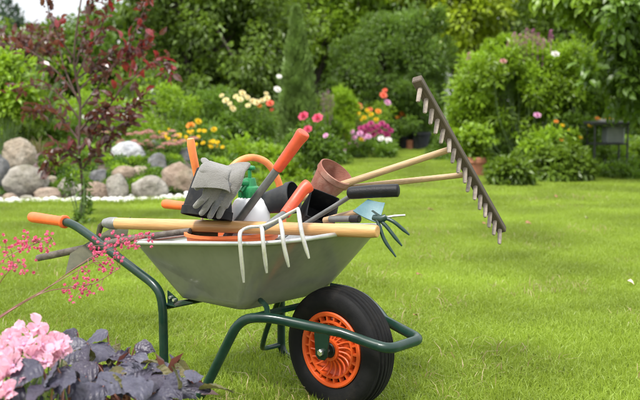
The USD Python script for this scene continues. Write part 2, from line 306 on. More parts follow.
crinkle('crinkle_c', (.016, .011, .022), (.027, .021, .038), (.044, .038, .060), .42, .05)
crinkle('crinkle_bronze', (.050, .052, .014), (.085, .080, .022), (.125, .10, .035), .5, .25)

# ---------------------------------------------------------------- ground, lawn, beds
def flat_poly(pts, z):
    v, f = trimesh.creation.triangulate_polygon(sg.Polygon(pts), engine='earcut')
    return np.column_stack([v, np.full(len(v), z)]), f
def disc(r, z, n=96):
    a = np.arange(n) * 2 * np.pi / n
    return np.vstack([[[0, 0, z]], np.column_stack([r * np.cos(a), r * np.sin(a), np.full(n, z)])]), np.array([[0, 1 + k, 1 + (k + 1) % n] for k in range(n)])
struct('ground', disc(900, -.004), 'soil')
LAWN = [(-9, 9.0), (-4.5, 9.15), (-2.6, 9.2), (-1.3, 9.45), (-.75, 10.6), (-.25, 13.5), (.05, 17), (.5, 20.2), (2.3, 21.8), (2.25, 17), (2.15, 14.2), (2.3, 13.2), (2.7, 12.7), (3.3, 12.6), (3.7, 12.7), (4.3, 13.8), (5.0, 15.6), (7, 16.8), (10, 17.2), (13, 9), (13, -7), (-9, -7)]
lawn_poly = sg.Polygon(LAWN)
struct('lawn', flat_poly(LAWN, 0.0), 'turf')
def mound_z(x, y):
    return .36 * sstep(9.45, 10.7, y) * sstep(-.7, -1.7, x) * (1 - sstep(13.5, 16, y)) + .25 * sstep(14, 19, y) * sstep(.3, -1.5, x)
gx, gy = np.meshgrid(np.linspace(-12, 0, 61), np.linspace(9.3, 22, 61), indexing='ij')
gz = mound_z(gx, gy) + .05 * (meshkit.fbm(np.stack([gx * 2, gy * 2, gx * 0], -1), 3, 4) - .5) * (mound_z(gx, gy) > .02) - .012 + .0135 * (mound_z(gx, gy) > .004)
idx = np.arange(61 * 61).reshape(61, 61)
struct('rockery_mound', (np.stack([gx, gy, gz], -1).reshape(-1, 3), np.stack([idx[:-1, :-1].ravel(), idx[1:, :-1].ravel(), idx[1:, 1:].ravel(), idx[:-1, 1:].ravel()], 1)), 'soil', True)

def inst(name, protos, mats_, pos, yaw, scale, which, kind='stuff', tilt=None, label=None, cat=None):
    pi = UsdGeom.PointInstancer.Define(stage, numbered('/World/' + name))
    for i, (m, mt) in enumerate(zip(protos, mats_)):
        p = usdkit.mesh(stage, f'{pi.GetPath()}/clump_{i + 1:03d}' if i else f'{pi.GetPath()}/clump', m, MATS[mt], False)
        pi.CreatePrototypesRel().AddTarget(p.GetPath())
    pi.CreateProtoIndicesAttr(Vt.IntArray.FromNumpy(A(which, np.int32)))
    pi.CreatePositionsAttr(Vt.Vec3fArray.FromNumpy(A(pos, np.float32)))
    q = np.zeros((len(pos), 4)); q[:, 0] = np.cos(A(yaw) / 2); q[:, 3] = np.sin(A(yaw) / 2)
    pi.CreateOrientationsAttr(Vt.QuathArray([Gf.Quath(float(a[0]), float(a[1]), float(a[2]), float(a[3])) for a in q]))
    s = A(scale, np.float32); s = np.repeat(s[:, None], 3, 1) if s.ndim == 1 else s
    pi.CreateScalesAttr(Vt.Vec3fArray.FromNumpy(s))
    put(pi.GetPrim(), kind=kind, label=label, category=cat); return pi.GetPrim()

def blades(n, R, h0, h1, w, lean, g):
    """Grass blades in a disc: each a bent tapering strip of three triangles."""
    r = R * np.sqrt(g.random(n)); a = g.random(n) * 2 * np.pi
    b = np.column_stack([r * np.cos(a), r * np.sin(a), np.zeros(n) - .004])
    h = h0 + (h1 - h0) * g.random(n) ** 1.3; t = g.random(n) * 2 * np.pi; d = np.column_stack([np.cos(t), np.sin(t), np.zeros(n)])
    th = g.random(n) * 2 * np.pi; side = np.column_stack([np.cos(th), np.sin(th), np.zeros(n)]) * (w * (.6 + .7 * g.random(n)))[:, None] / 2
    le = lean * g.random(n) ** .8 * h
    mid = b + d * (le * .35)[:, None] + np.column_stack([0 * h, 0 * h, h * .6]); tip = b + d * le[:, None] + np.column_stack([0 * h, 0 * h, h * (1 - .25 * (le / h) ** 2)])
    v = np.stack([b - side, b + side, mid + side * .8, mid - side * .8, tip], 1).reshape(-1, 3)
    o = np.arange(n)[:, None] * 5
    f = np.concatenate([o + A([[0, 1, 2]]), o + A([[0, 2, 3]]), o + A([[3, 2, 4]])], 0)
    return v, f
g = np.random.default_rng(5)
near = [blades(1150, .26, .018, .054, .0036, 1.2, g) for _ in range(6)]
far = [blades(2600, .62, .022, .05, .0075, 1.3, g) for _ in range(4)]
P, W, S = [], [], []
for y in np.arange(1.7, 8.6, .19):
    for x in np.arange(-.36 * y - .9, .36 * y + 1.0, .19):
        q = (x + g.normal(0, .05), y + g.normal(0, .05))
        if lawn_poly.buffer(-.1).contains(sg.Point(q)): P.append((*q, 0)); W.append(g.integers(6)); S.append((1, 1, .7 + .55 * meshkit.noise([q[0] * 1.7, q[1] * 1.7, 0.5]) + .2 * g.random()))
for y in np.arange(8.4, 22, .42):
    for x in np.arange(-.36 * y - 1.5, .36 * y + 1.8, .42):
        q = (x + g.normal(0, .1), y + g.normal(0, .1))
        if lawn_poly.buffer(-.28).contains(sg.Point(q)): P.append((*q, 0)); W.append(6 + g.integers(4)); S.append((1, 1, .75 + .5 * g.random()))
line = sg.LineString(LAWN[:18])
for d in np.arange(0, line.length, .16):                      # ragged edge of the lawn
    q = line.interpolate(d); P.append((q.x, q.y + .0, 0)); W.append(g.integers(6)); S.append((.8, .8, 1.0 + .8 * g.random()))
inst('grass', near + far, ['grass'] * 10, P, g.random(len(P)) * 2 * np.pi, S, W)

gw = np.random.default_rng(6); wp = []
for k in range(2): wp.append(blades(70, .16, .03, .07, .0032, 1.6, gw))
P, Wh, S = [], [], []
while len(P) < 90:
    y = 2.3 + 9 * gw.random() ** 1.5; x = (gw.random() * 2 - 1) * (.36 * y + .8)
    kind = gw.random() < .0
    if not lawn_poly.buffer(-.2).contains(sg.Point(x, y)) or (kind and meshkit.noise([x * 1.1 + 9, y * 1.1, 4.4]) < .5): continue
    P.append((x, y, 0)); Wh.append(gw.integers(2)); S.append(.8 + .7 * gw.random())
inst('dry_grass', wp, ['straw', 'straw'], P, gw.random(len(P)) * 6.28, S, Wh)

# ---------------------------------------------------------------- foliage
DIAMOND = (A([[0, 0, 0], [.42, .5, .16], [1, 0, -.05], [.42, -.5, .16]]), A([[0, 2, 1], [0, 3, 2]]))
OVAL = (A([[0, 0, 0], [.25, .42, .10], [.65, .42, .08], [1, 0, -.16], [.65, -.42, .08], [.25, -.42, .10], [.5, 0, 0]]), A([[0, 6, 1], [1, 6, 2], [2, 6, 3], [3, 6, 4], [4, 6, 5], [5, 6, 0]]))
NEEDLE = (A([[0, .1, 0], [0, -.1, 0], [1, 0, 0]]), A([[0, 1, 2]]))
PETAL = (A([[0, 0, 0], [.5, .5, .18], [1, .22, .05], [1, -.22, .05], [.5, -.5, .18]]), A([[0, 2, 1], [0, 3, 2], [0, 4, 3]]))
def leaves(pos, d, nrm, L, ratio, tpl=DIAMOND):
    """One leaf per point: along d, facing nrm."""
    pos, d = A(pos, float), unit(d); nrm = A(nrm, float)
    s = unit(np.cross(nrm, d)); n = np.cross(d, s); L = np.broadcast_to(A(L, float), (len(pos),))[:, None, None]
    t, f = tpl
    v = pos[:, None] + L * (t[None, :, 0, None] * d[:, None] + ratio * t[None, :, 1, None] * s[:, None] + t[None, :, 2, None] * n[:, None])
    return v.reshape(-1, 3), (np.arange(len(pos))[:, None, None] * len(t) + f[None]).reshape(-1, 3)
def ball(n, g): return unit(g.normal(size=(n, 3)))
def crown_points(c, rad, n, clumps, g, size=.30, shell=.55):
    """Clumped points in an ellipsoid with an uneven outline; returns points and their outward directions."""
    c, rad = A(c, float), A(rad, float)
    d = ball(clumps, g); r = shell + (1 - shell) * g.random(clumps) ** .6
    lump = .78 + .44 * meshkit.noise(d * 2.3 + c * .37)
    cc = d * (r * lump)[:, None]
    k = g.integers(clumps, size=n); sz = size * (.55 + .9 * g.random(clumps))
    off = ball(n, g) * (g.random(n) ** .45 * sz[k])[:, None]
    p = cc[k] + off
    return c + p * rad, unit(.6 * unit(p) + .7 * unit(off)), c + cc * rad
def crown(mb, c, rad, n, clumps, L, ratio=.55, g=rng, tpl=DIAMOND, size=.30, shell=.55, droop=.25, upness=1.0):
    p, o, cc = crown_points(c, rad, n, clumps, g, size, shell)
    d = o + .8 * g.normal(size=(n, 3)) - A([0, 0, droop]); nr = o * .5 + A([0, 0, upness]) + .45 * g.normal(size=(n, 3))
    mb.add(*leaves(p, d, nr, L * (.65 + .7 * g.random(n)), ratio, tpl)); return cc
def limb(mb, a, b, r0, r1, g, sag=.08, n=6):
    a, b = A(a, float), A(b, float); m = (a + b) / 2 + g.normal(size=3) * sag * np.linalg.norm(b - a)
    P = spline([a, m, b], 4); mb.tube(P, np.linspace(r0, r1, len(P)), n)
def tree(name, label, cat, base, trunk_top, tr, crowns, mats_, L, ratio=.55, tpl=DIAMOND, limbs=12, seed=1, group=None, size=.30, shell=.55, droop=.25, bark='bark', part_names=('trunk', 'crown')):
    """crowns: (centre, radii, leaves, clumps) in world axes."""
    g = np.random.default_rng(seed); base = A(base, float)
    t = thing(name, label, cat, base, group=group)
    tb = MB(); top = A(trunk_top, float)
    P = spline([base - A([0, 0, .1]), base + .5 * (top - base) + g.normal(size=3) * A([.05, .05, 0]) * np.linalg.norm(top - base) * .5, top], 6)
    tb.tube(P, np.linspace(tr * 1.25, tr * .55, len(P)), 10)
    for i, (c, rad, n, k) in enumerate(crowns):
        cb = MB(); cc = crown(cb, c, rad, n, k, L, ratio, g, tpl, size, shell, droop)
        m = mats_ if isinstance(mats_, str) else mats_[i]
        part(part_names[1], cb, m, t, smooth=False)
        for q in cc[:limbs]:
            s = P[g.integers(len(P) // 3, len(P))]; limb(tb, s, q, tr * .38, tr * .08, g)
    part(part_names[0], tb, bark, t)
    return t
exec_order = None

# far wood and hedge behind the garden (reads as one mass), then the trees one can tell apart
g = np.random.default_rng(21)
fm = MB()
for x in np.arange(-4.1, 20, 1.7):
    crown(fm, (x + g.normal(0, .4), 31 + g.normal(0, 1.2), 2.4 + g.random() * .8), (1.7, 1.3, 2.9), 3600, 46, .26, .6, g, size=.3)
struct('distant_trees', fm, 'leaf_wood', kind='stuff')
for (px, top, Y, w, s, lab) in [(-4, -8, 60, 1.6, 31, 'hazy grey green conifer far off at the top left corner'), (36, 24, 66, 1.7, 32, 'small hazy tree far off under the white sky')]:
    b = at(px, 103, Y); b[2] = 0; h = at(px, top, Y)[2]
    tree('distant_tree', lab, 'tree', b, b + A([0, 0, h * .6]), .15, [(b + A([0, 0, h * .58]), (w, w, h * .46), 3000, 40)], 'leaf_far', .42, seed=s, limbs=6)

# pale house behind the trees on the left
hb = at(66, 103, 42); hb[2] = 0
house = thing('house', 'pale house with grey roof behind the red leaved tree', 'house', hb)
eave, peak = at(66, 47, 42)[2], at(66, 25, 42)[2]
m = MB(); m.box(hb + A([0, 2, eave / 2]), (4.4, 4, eave)); gable = sg.Polygon([(-2.2, 0), (2.2, 0), (0, peak - eave)]); part('wall', m, 'wall_pale', house, smooth=False)
m = MB()
m.box(hb + A([0, .9, (eave + peak) / 2]), (5.0, math.hypot(2.3, peak - eave) + .1, .14), trimesh.transformations.rotation_matrix(math.atan2(peak - eave, 2.3), [1, 0, 0])[:3, :3])
m.box(hb + A([0, 3.2, (eave + peak) / 2]), (5.0, math.hypot(2.3, peak - eave) + .1, .14), trimesh.transformations.rotation_matrix(-math.atan2(peak - eave, 2.3), [1, 0, 0])[:3, :3])
rf = part('roof', m, 'roof_grey', house, smooth=False)
m = MB(); m.box(hb + A([1.2, 1.8, peak + .15]), (.4, .4, .7), bevel=.02); part('chimney', m, 'roof_red', rf, smooth=False)
for dx in (-1.2, .2, 1.4):
    m = MB(); m.box(hb + A([dx, -.003, eave * .55]), (.8, .06, 1.0)); w_ = part('window', m, 'white_post', house, smooth=False)
    m = MB(); m.box(hb + A([dx, -.04, eave * .55]), (.66, .03, .86)); part('pane', m, 'window_glass', w_, smooth=False)
# low red-roofed shed left
sb_ = at(2, 103, 34); sb_[2] = 0; e2, p2 = at(0, 84, 34)[2], at(0, 72, 34)[2]
shed = thing('shed', 'low shed with red roof at the left edge', 'shed', sb_)
m = MB(); m.box(sb_ + A([0, 1.2, e2 / 2]), (2.6, 2.4, e2)); part('wall', m, 'wall_pale', shed, smooth=False)
m = MB(); m.plate(sg.Polygon([(-1.5, 0), (1.5, 0), (0, p2 - e2)]), 2.9, sb_ + A([0, 2.6, e2 + .002]), (0, 0, 0) if False else (1, 0, 0), (0, 0, 1)); part('roof', m, 'roof_red', shed, smooth=False)

def W(px, py, Y, z=None):
    p = at(px, py, Y)
    if z is not None: p = p.copy(); p[2] = z
    return p
def ell(px0, py0, px1, py1, Y, depth=None):
    """Ellipsoid centre and radii filling a picture box at depth Y."""
    a, b = at(px0, py1, Y), at(px1, py0, Y); c = (a + b) / 2; r = np.abs(b - a) / 2
    r[1] = depth or min(r[0], max(r[2], .2)); return c, r

# big dark tree left of centre
tree('broadleaf_tree', 'large dark green tree with hanging branches left of centre', 'tree', W(166, 118, 19.5, .2), W(172, 10, 19.5), .17,
     [(W(222, 30, 19.5), (1.65, 1.5, 1.55), 13000, 95), (W(178, 6, 19.2), (1.15, 1.3, .95), 6000, 45), (W(232, 96, 19), (1.4, 1.2, .85), 7500, 55), (W(268, 40, 20), (.75, .9, 1.6), 5000, 40), (W(190, -50, 20), (2.2, 2, 1.6), 5000, 60), (W(152, 92, 21), (.7, .6, .7), 2200, 22)], 'leaf_dark', .115, seed=3, droop=.7, limbs=9, size=.24)
tree('light_tree', 'light green tree top centre behind the slim conifer', 'tree', W(312, 118, 27, 0), W(316, 20, 27), .14,
     [(W(316, 18, 27), (1.25, 1.2, 1.4), 8000, 60), (W(345, -12, 27), (1.2, 1.2, .9), 5000, 40)], 'leaf_light', .16, seed=4)
tree('yellow_tree', 'yellow green tree at the top right of centre', 'tree', W(466, 118, 24, 0), W(464, 30, 24), .14,
     [(W(464, 18, 24), (.95, .9, 1.1), 5500, 44), (W(440, -16, 24.5), (1.1, .9, .5), 3500, 30)], 'leaf_yellow', .17, seed=5, droop=.6)
for i, (px, py, rx, rz, Y, mt, lab) in enumerate([(520, 8, 2.1, 2.0, 27, 'leaf_wood', 'dark tree behind the tall shrub with pink flower spires'), (585, 30, 2.2, 2.4, 25, 'leaf_dark', 'dark green tree behind the broad leaves top right'),
                                                  (380, -8, 2.2, 1.6, 29, 'leaf_mid', 'mid green tree rising behind the big rounded bush'), (648, 20, 2.2, 2.6, 24, 'leaf_mid', 'mid green tree at the right edge of the garden'),
                                                  (104, 62, 1.2, 1.1, 23, 'leaf_mid', 'small green tree behind the red leaved plum trunk'), (20, 66, 1.3, 1.0, 22, 'leaf_dark', 'dark green small tree behind the strap leaved clump')]):
    b = W(px, 110, Y, 0); c = W(px, py, Y)
    tree('garden_tree', lab, 'tree', b, (b + c) / 2 + A([0, 0, .3]), .12, [(c, (rx, 1.4, rz), 9000, 70)], mt, .16, seed=40 + i, group='trees behind the garden')

# rounded dark bush, with a grey-green sheen
def shrub(name, label, cat, base, crowns, mt, L, ratio=.5, seed=1, tpl=DIAMOND, stems=10, group=None, size=.3, shell=.6, droop=.0):
    g = np.random.default_rng(seed); base = A(base, float); t = thing(name, label, cat, base, group=group); sb = MB()
    for i, (c, rad, n, k) in enumerate(crowns):
        cb = MB(); cc = crown(cb, c, rad, n, k, L, ratio, g, tpl, size, shell, droop)
        part('foliage', cb, mt if isinstance(mt, str) else mt[i], t, smooth=False)
        for q in cc[:stems]: limb(sb, base + g.normal(size=3) * A([.08, .08, 0]) * rad[0], q, .012 * max(rad[0], .4), .004 * max(rad[0], .4), g, n=5)
    part('stem', sb, 'stem_green' if rad[0] < .8 else 'bark_thin', t)
    return t
big = ell(334, 12, 446, 138, 21, 1.2)
shrub('rounded_bush', 'big rounded dark green bush in the middle background', 'bush', W(390, 138, 21, 0), [(big[0] + A([0, 0, .1]), big[1] * A([.95, 1, .92]), 17000, 120), (W(352, 108, 20.6), (.8, .8, .7), 5000, 36), (W(424, 60, 20.8), (.65, .8, 1.1), 5000, 36), (W(405, 112, 20.3), (.95, .8, .7), 5000, 36)], 'leaf_bush', .10, .42, seed=6, size=.22)
# slim conifer
t = thing('slim_conifer', 'slim pointed conifer in front of the dark tree', 'conifer', W(296, 140, 14.5, .1)); g = np.random.default_rng(8)
n = 16000; zz0, zz1 = .12, at(297, 10, 14.5)[2]; u = g.random(n); z = zz0 + (zz1 - zz0) * u ** .8; fr = (z - zz0) / (zz1 - zz0)
R = .27 * np.interp(fr, [0, .15, .4, .68, .9, 1], [.85, 1, .88, .58, .26, .02]); th = g.random(n) * 2 * np.pi
R = R * (.55 + .85 * meshkit.noise(np.column_stack([np.cos(th) * 3, np.sin(th) * 3, z * 4.5])))
rr = R * g.random(n) ** .33; c0 = W(296.5, 100, 14.5)
p = np.column_stack([c0[0] + rr * np.cos(th), c0[1] + rr * np.sin(th), z])
d = np.column_stack([np.cos(th) * .35, np.sin(th) * .35, np.ones(n)]) + .28 * g.normal(size=(n, 3))
m = MB(); m.add(*leaves(p, d, np.column_stack([np.cos(th), np.sin(th), .2 * np.ones(n)]) + .4 * g.normal(size=(n, 3)), .085 * (.6 + .8 * g.random(n)), .22)); part('crown', m, 'leaf_juniper', t, smooth=False)
m = MB(); m.tube(spline([(c0[0], c0[1], 0), (c0[0], c0[1], 1.0), (c0[0], c0[1], zz1 - .15)], 4), np.linspace(.05, .008, 9), 8); part('trunk', m, 'bark', t)

# tall light shrub on the right with pink spires
t = shrub('flowering_shrub', 'tall light green shrub with pink flower spires on the right', 'shrub', W(520, 165, 13.6, 0),
      [(W(505, 92, 13.9), (.72, .6, .64), 7000, 60), (W(556, 84, 14.1), (.66, .6, .64), 6500, 52), (W(474, 112, 14.0), (.36, .35, .42), 3000, 30), (W(572, 112, 14.0), (.60, .5, .5), 4500, 40), (W(520, 56, 14.2), (.62, .5, .30), 3800, 30), (W(592, 84, 14.4), (.45, .5, .5), 2600, 24)], ['leaf_light', 'leaf_light', 'leaf_light', 'leaf_mid', 'leaf_light', 'leaf_light'], .085, .42, seed=9, size=.26, stems=16)
g = np.random.default_rng(10)
def spire(c, h, r, n, L, g):
    z = g.random(n); th = g.random(n) * 2 * np.pi; rad = r * (1 - z) ** .6
    p = A(c) + np.column_stack([rad * np.cos(th), rad * np.sin(th), h * z]); d = np.column_stack([np.cos(th), np.sin(th), .3 + 0 * z])
    return leaves(p, d, np.tile([0, 0, 1.], (n, 1)) + .3 * g.normal(size=(n, 3)), L, .7, PETAL)
for px, py in [(514, 40), (520, 42), (527, 36), (533, 37), (538, 41), (509, 48), (551, 38), (543, 46), (524, 48), (469, 60)]:
    m = MB(); c = W(px, py, 13.8); m.tube([c - A([0, 0, .3]), c], .004, 5); m.add(*spire(c - A([0, 0, .06]), .17, .028, 90, .022, g)); part('flower_spire', m, 'bloom_lilac', t, smooth=False)
def rosette(c, r, n, g, facing=(0, -.6, .7), layers=3):
    """A double flower: rings of petals closing towards the centre."""
    F = unit(facing); X = unit(np.cross(F, [0, 0, 1.1])); Y = np.cross(F, X); m = MB()
    for k in range(layers):
        q = max(4, n - k); a = np.arange(q) * 2 * np.pi / q + k * .5 + g.random() * .3
        o = np.cos(a)[:, None] * X + np.sin(a)[:, None] * Y; op = (1, .6, .25)[k % 3]
        m.add(*leaves(A(c) + o * r * .08 + F * r * .12 * k, o * op + F * (.35 + .5 * k), F - o * (.25 + .5 * k), r * (1 - .2 * k), .95, PETAL))
    return m
for px, py, mt, r in [(555, 55, 'bloom_white', .06), (537, 116, 'bloom_pale', .055), (503, 62, 'bloom_dusty', .05)]:
    part('flower', rosette(W(px, py, 13.2), r, 6, g), mt, t, smooth=False)

# tree with broad leaves hanging in at the top right
tb = W(668, 150, 12.2, 0)
tree('broad_leaved_tree', 'tree with broad hanging leaves filling the top right corner', 'tree', tb, W(660, -30, 12.2), .10,
     [(W(636, 62, 11.6), (.50, .6, .62), 1700, 40), (W(596, 6, 12), (.50, .6, .34), 1000, 30), (W(640, 14, 11.4), (.5, .7, .6), 1600, 36), (W(566, -8, 12.2), (.40, .5, .26), 600, 20), (W(662, 104, 12), (.38, .5, .30), 800, 22), (W(640, -60, 12), (1.0, 1, .8), 2000, 40)], ['leaf_mid', 'leaf_light', 'leaf_mid', 'leaf_light', 'leaf_mid', 'leaf_mid'], .125, .62, OVAL, seed=12, droop=.9, limbs=8, size=.30)

# ---------------------------------------------------------------- right-hand bed
t = thing('potted_shrub', 'yellow green leafy plant in a terracotta pot by the lawn edge', 'potted plant', W(475, 176, 12.7, 0)); g = np.random.default_rng(14); b = W(475, 176, 12.7, 0)
m = MB(); m.lathe([(0, .0), (.105, 0), (.112, .01), (.138, .20), (.155, .20), (.158, .262), (.150, .270), (.140, .262), (.132, .22), (0, .215)], b, n=28); part('pot', m, 'terracotta_big', t)
m = MB(); crown(m, W(473, 143, 12.7), (.25, .22, .20), 900, 30, .085, .55, g, OVAL, droop=.2); part('foliage', m, 'leaf_light', t, smooth=False)
m = MB()
for k in range(14): limb(m, b + A([0, 0, .21]), W(473, 143, 12.7) + ball(1, g)[0] * A([.2, .2, .12]), .005, .002, g, n=5)
part('stem', m, 'stem_green', t)
for px, py, Y, w, h, mt, lab, sd in [(513, 188, 11.1, .21, .32, 'leaf_dark', 'dark green leafy clump at the lawn edge right of the terracotta pot', 15), (565, 184, 11.7, .30, .42, 'leaf_dark', 'larger dark green leafy clump nearer the right edge of the lawn', 16)]:
    b = W(px, py, Y, 0)
    shrub('leafy_clump', lab, 'plant', b, [(b + A([0, .15, h * .42]), (w, w * .8, h * .62), 1500 if sd == 15 else 2600, 46)], mt, .105, .42, seed=sd, tpl=OVAL, droop=.35, stems=14)
    if sd == 16: shrub('leafy_clump', 'light green taller growth standing behind the larger dark clump', 'plant', b + A([-.05, .5, 0]), [(b + A([-.05, .5, .42]), (.32, .25, .22), 1000, 30)], 'leaf_light', .09, .4, seed=77, tpl=OVAL)
def straps(name, label, cat, base, n, h, spread, w, mt, seed, group=None):
    """Long arching strap leaves from one base."""
    g = np.random.default_rng(seed); base = A(base, float); t = thing(name, label, cat, base, group=group); m = MB()
    for k in range(n):
        a = g.random() * 2 * np.pi; o = A([np.cos(a), np.sin(a), 0]); s = spread * (.3 + .9 * g.random()); hh = h * (.65 + .45 * g.random()); st = base + A([*g.normal(0, .04, 2), 0])
        q = np.linspace(0, 1, 6)[:, None]; C = st + o * s * q ** 1.8 + A([0, 0, 1]) * hh * (q * 1.25 - .35 * q ** 2.5)
        side = np.cross(o, [0, 0, 1]) * w * .5; wd = np.array([.6, 1, 1, .8, .5, .05])[:, None]
        v = np.vstack([C - side * wd, C + side * wd]); i = np.arange(5); m.add(v, np.stack([i, i + 1, i + 7, i + 6], 1))
    part('foliage', m, mt, t, smooth=False); return t
straps('strap_leaved_plant', 'light green strap leaved plant in front of the pink spired shrub', 'plant', W(538, 160, 12.6, 0), 46, .72, .22, .028, 'leaf_light', 17)
straps('strap_leaved_plant', 'dark strap leaved clump at the upper left behind the boulders', 'plant', W(38, 120, 12.3, .3), 120, 1.15, .42, .035, 'leaf_dark', 18)
for px, py, Y, rx, rz, mt, sd, lab in [(446, 150, 16.5, .3, .22, 'leaf_mid', 19, 'low green growth left of the terracotta pot'), (504, 146, 13.9, .22, .22, 'leaf_mid', 20, 'green growth between the terracotta pot and the pink spired shrub'),
                                       (600, 152, 13.6, .45, .24, 'leaf_mid', 21, 'low green growth under the garden table'), (636, 152, 14.2, .4, .26, 'leaf_light', 22, 'low light green growth at the right edge of the lawn'), (620, 165, 14.6, .6, .22, 'leaf_mid', 24, 'low edging plant along the right end of the lawn'), (624, 158, 12.4, .34, .14, 'leaf_mid', 27, 'green growth in front of the legs of the garden table'), (585, 140, 14.3, .5, .4, 'leaf_dark', 23, 'dark growth behind the larger leafy clump')]:
    b = W(px, py, Y, 0)
    shrub('low_plant', lab, 'plant', b, [(b + A([0, 0, rz * .7]), (rx, .35, rz), 1500, 34)], mt, .075, .45, seed=sd)
g = np.random.default_rng(25)
t = shrub('yellow_flowered_plant', 'leafy plant dotted with small orange and yellow flowers under the right trees', 'plant', W(570, 160, 13.2, 0), [(W(572, 136, 13.4), (.40, .3, .28), 1600, 34)], 'leaf_mid', .07, .45, seed=26)
for px, py, mt in [(562, 126, 'bloom_yellow'), (570, 131, 'bloom_yellow'), (597, 119, 'bloom_orange'), (590, 126, 'bloom_yellow'), (556, 122, 'bloom_orange'), (548, 128, 'bloom_orange'), (580, 138, 'bloom_yellow'), (561, 140, 'bloom_orange')]:
    part('flower', rosette(W(px, py, 12.85), .035, 6, g, layers=2), mt, t, smooth=False)
# garden table with a grey box
b = W(611, 160, 12.75, 0); tz = at(611, 123.5, 12.75)[2]
t = thing('garden_table', 'dark iron garden table half hidden by leaves on the right', 'table', b)
m = MB(); m.box(b + A([0, .2, tz]), (.56, .45, .045), bevel=.008); part('table_top', m, 'dark_iron', t, smooth=False)
m = MB(); m.box(b + A([0, .2, .44]), (.46, .37, .02), bevel=.004); part('shelf', m, 'dark_iron', t, smooth=False)
for sx in (-1, 1):
    for sy in (0, 1):
        m = MB(); m.tube([b + A([sx * .22, .02 + sy * .36, 0]), b + A([sx * .22, .02 + sy * .36, tz - .02])], .014, 8); part('leg', m, 'dark_iron', t)
t = thing('grey_box', 'grey plastic box on the shelf under the dark garden table', 'box', b + A([.08, .2, .452])); m = MB()
zt, zb = at(620, 128, 12.75)[2], at(620, 137, 12.75)[2]
m.box(b + A([.08, .2, (zt + .452) / 2]), (.24, .26, zt - .452), bevel=.012); part('box_body', m, 'box_grey', t, smooth=False); m = MB(); m.box(b + A([.08, .2, zt + .011]), (.26, .28, .022), bevel=.006); part('lid', m, 'box_grey', t, smooth=False)
t = thing('flower_dish', 'pale dish with yellow flowers on the dark garden table', 'dish', b + A([-.05, .12, tz + .022]))
m = MB(); m.lathe([(0, 0), (.09, 0), (.12, .03), (.11, .032), (.085, .01), (0, .01)], b + A([-.05, .12, tz + .0235]), n=24); part('dish_bowl', m, 'white_post', t)
m = MB()
for k in range(9): m.add(*rosette(b + A([-.05, .12, tz + .05]) + g.normal(size=3) * A([.05, .04, .006]), .025, 6, g, (0, -.3, 1), 2).mesh())
part('flowers', m, 'bloom_yellow', t, smooth=False)
# white post between bush and shrub
b = W(446, 130, 20.6, 0); zt = at(446, 74, 20.6)[2]
t = thing('white_post', 'white painted post between the rounded bush and tall shrub', 'post', b); m = MB(); m.box(b + A([0, 0, zt / 2]), (.10, .10, zt), bevel=.01); part('shaft', m, 'white_post', t, smooth=False)
m = MB(); m.box(b + A([0, 0, zt + .021]), (.125, .125, .03), bevel=.008); part('cap', m, 'white_post', t, smooth=False)
# small pots at the far end of the lawn
for px, py, w, mt, fl, lab in [(401, 141, .17, 'pot_black', 'bloom_orange', 'small black pot with orange flowers at the far end of the lawn'), (420, 142, .22, 'pot_grey', None, 'grey pot of leafy green at the far end of the lawn'), (409, 141, .12, 'terracotta_big', None, 'small clay pot between the black and the grey pot')]:
    b = W(px, py, 20.2, 0); g = np.random.default_rng(int(px)); t = thing('plant_pot', lab, 'potted plant', b, group='pots at the far end of the lawn')
    m = MB(); m.lathe([(0, 0), (w * .72, 0), (w, w * 1.5), (w * 1.08, w * 1.5), (w * 1.08, w * 1.75), (w, w * 1.75), (w * .9, w * 1.55), (0, w * 1.5)], b, n=20); part('pot', m, mt, t)
    m = MB(); crown(m, b + A([0, 0, w * 3]), (w * 1.3, w * 1.3, w * 1.6), 350, 14, .07, .5, g); part('foliage', m, 'leaf_mid', t, smooth=False)
    if fl:
        for k in range(4): part('flower', rosette(b + A([g.normal(0, .08), -.12, w * 4 + g.normal(0, .06)]), .05, 6, g), fl, t, smooth=False)

# ---------------------------------------------------------------- flower beds, left and middle
def flowers(name, label, cat, base, leafc, nleaf, L, mt, blooms, seed, ratio=.4, tpl=DIAMOND, size=.33, single='flower', layers=3, stemmat='stem_green'):
    """A flowering plant: foliage, stems, and each flower head a part of its own. blooms: (px, py, Y, radius, material)."""
    g = np.random.default_rng(seed); base = A(base, float); t = thing(name, label, cat, base); m = MB(); s = MB()
    for c, rad in leafc:
        cc = crown(m, c, rad, nleaf, max(10, nleaf // 40), L, ratio, g, tpl, size)
        for q in cc[:8]: limb(s, base + g.normal(size=3) * A([.05, .05, 0]), q, .006, .003, g, n=5)
    part('foliage', m, mt, t, smooth=False)
    for px, py, Y, r, bm in blooms:
        c = at(px, py, Y); limb(s, base + (c - base) * A([.5, .5, .3]), c - A([0, 0, .01]), .006, .003, g, .04, 5)
        part(single, rosette(c, r, 7, g, (g.normal(0, .25), -.75, .65), layers), bm, t, smooth=False)
    part('stem', s, stemmat, t); return t
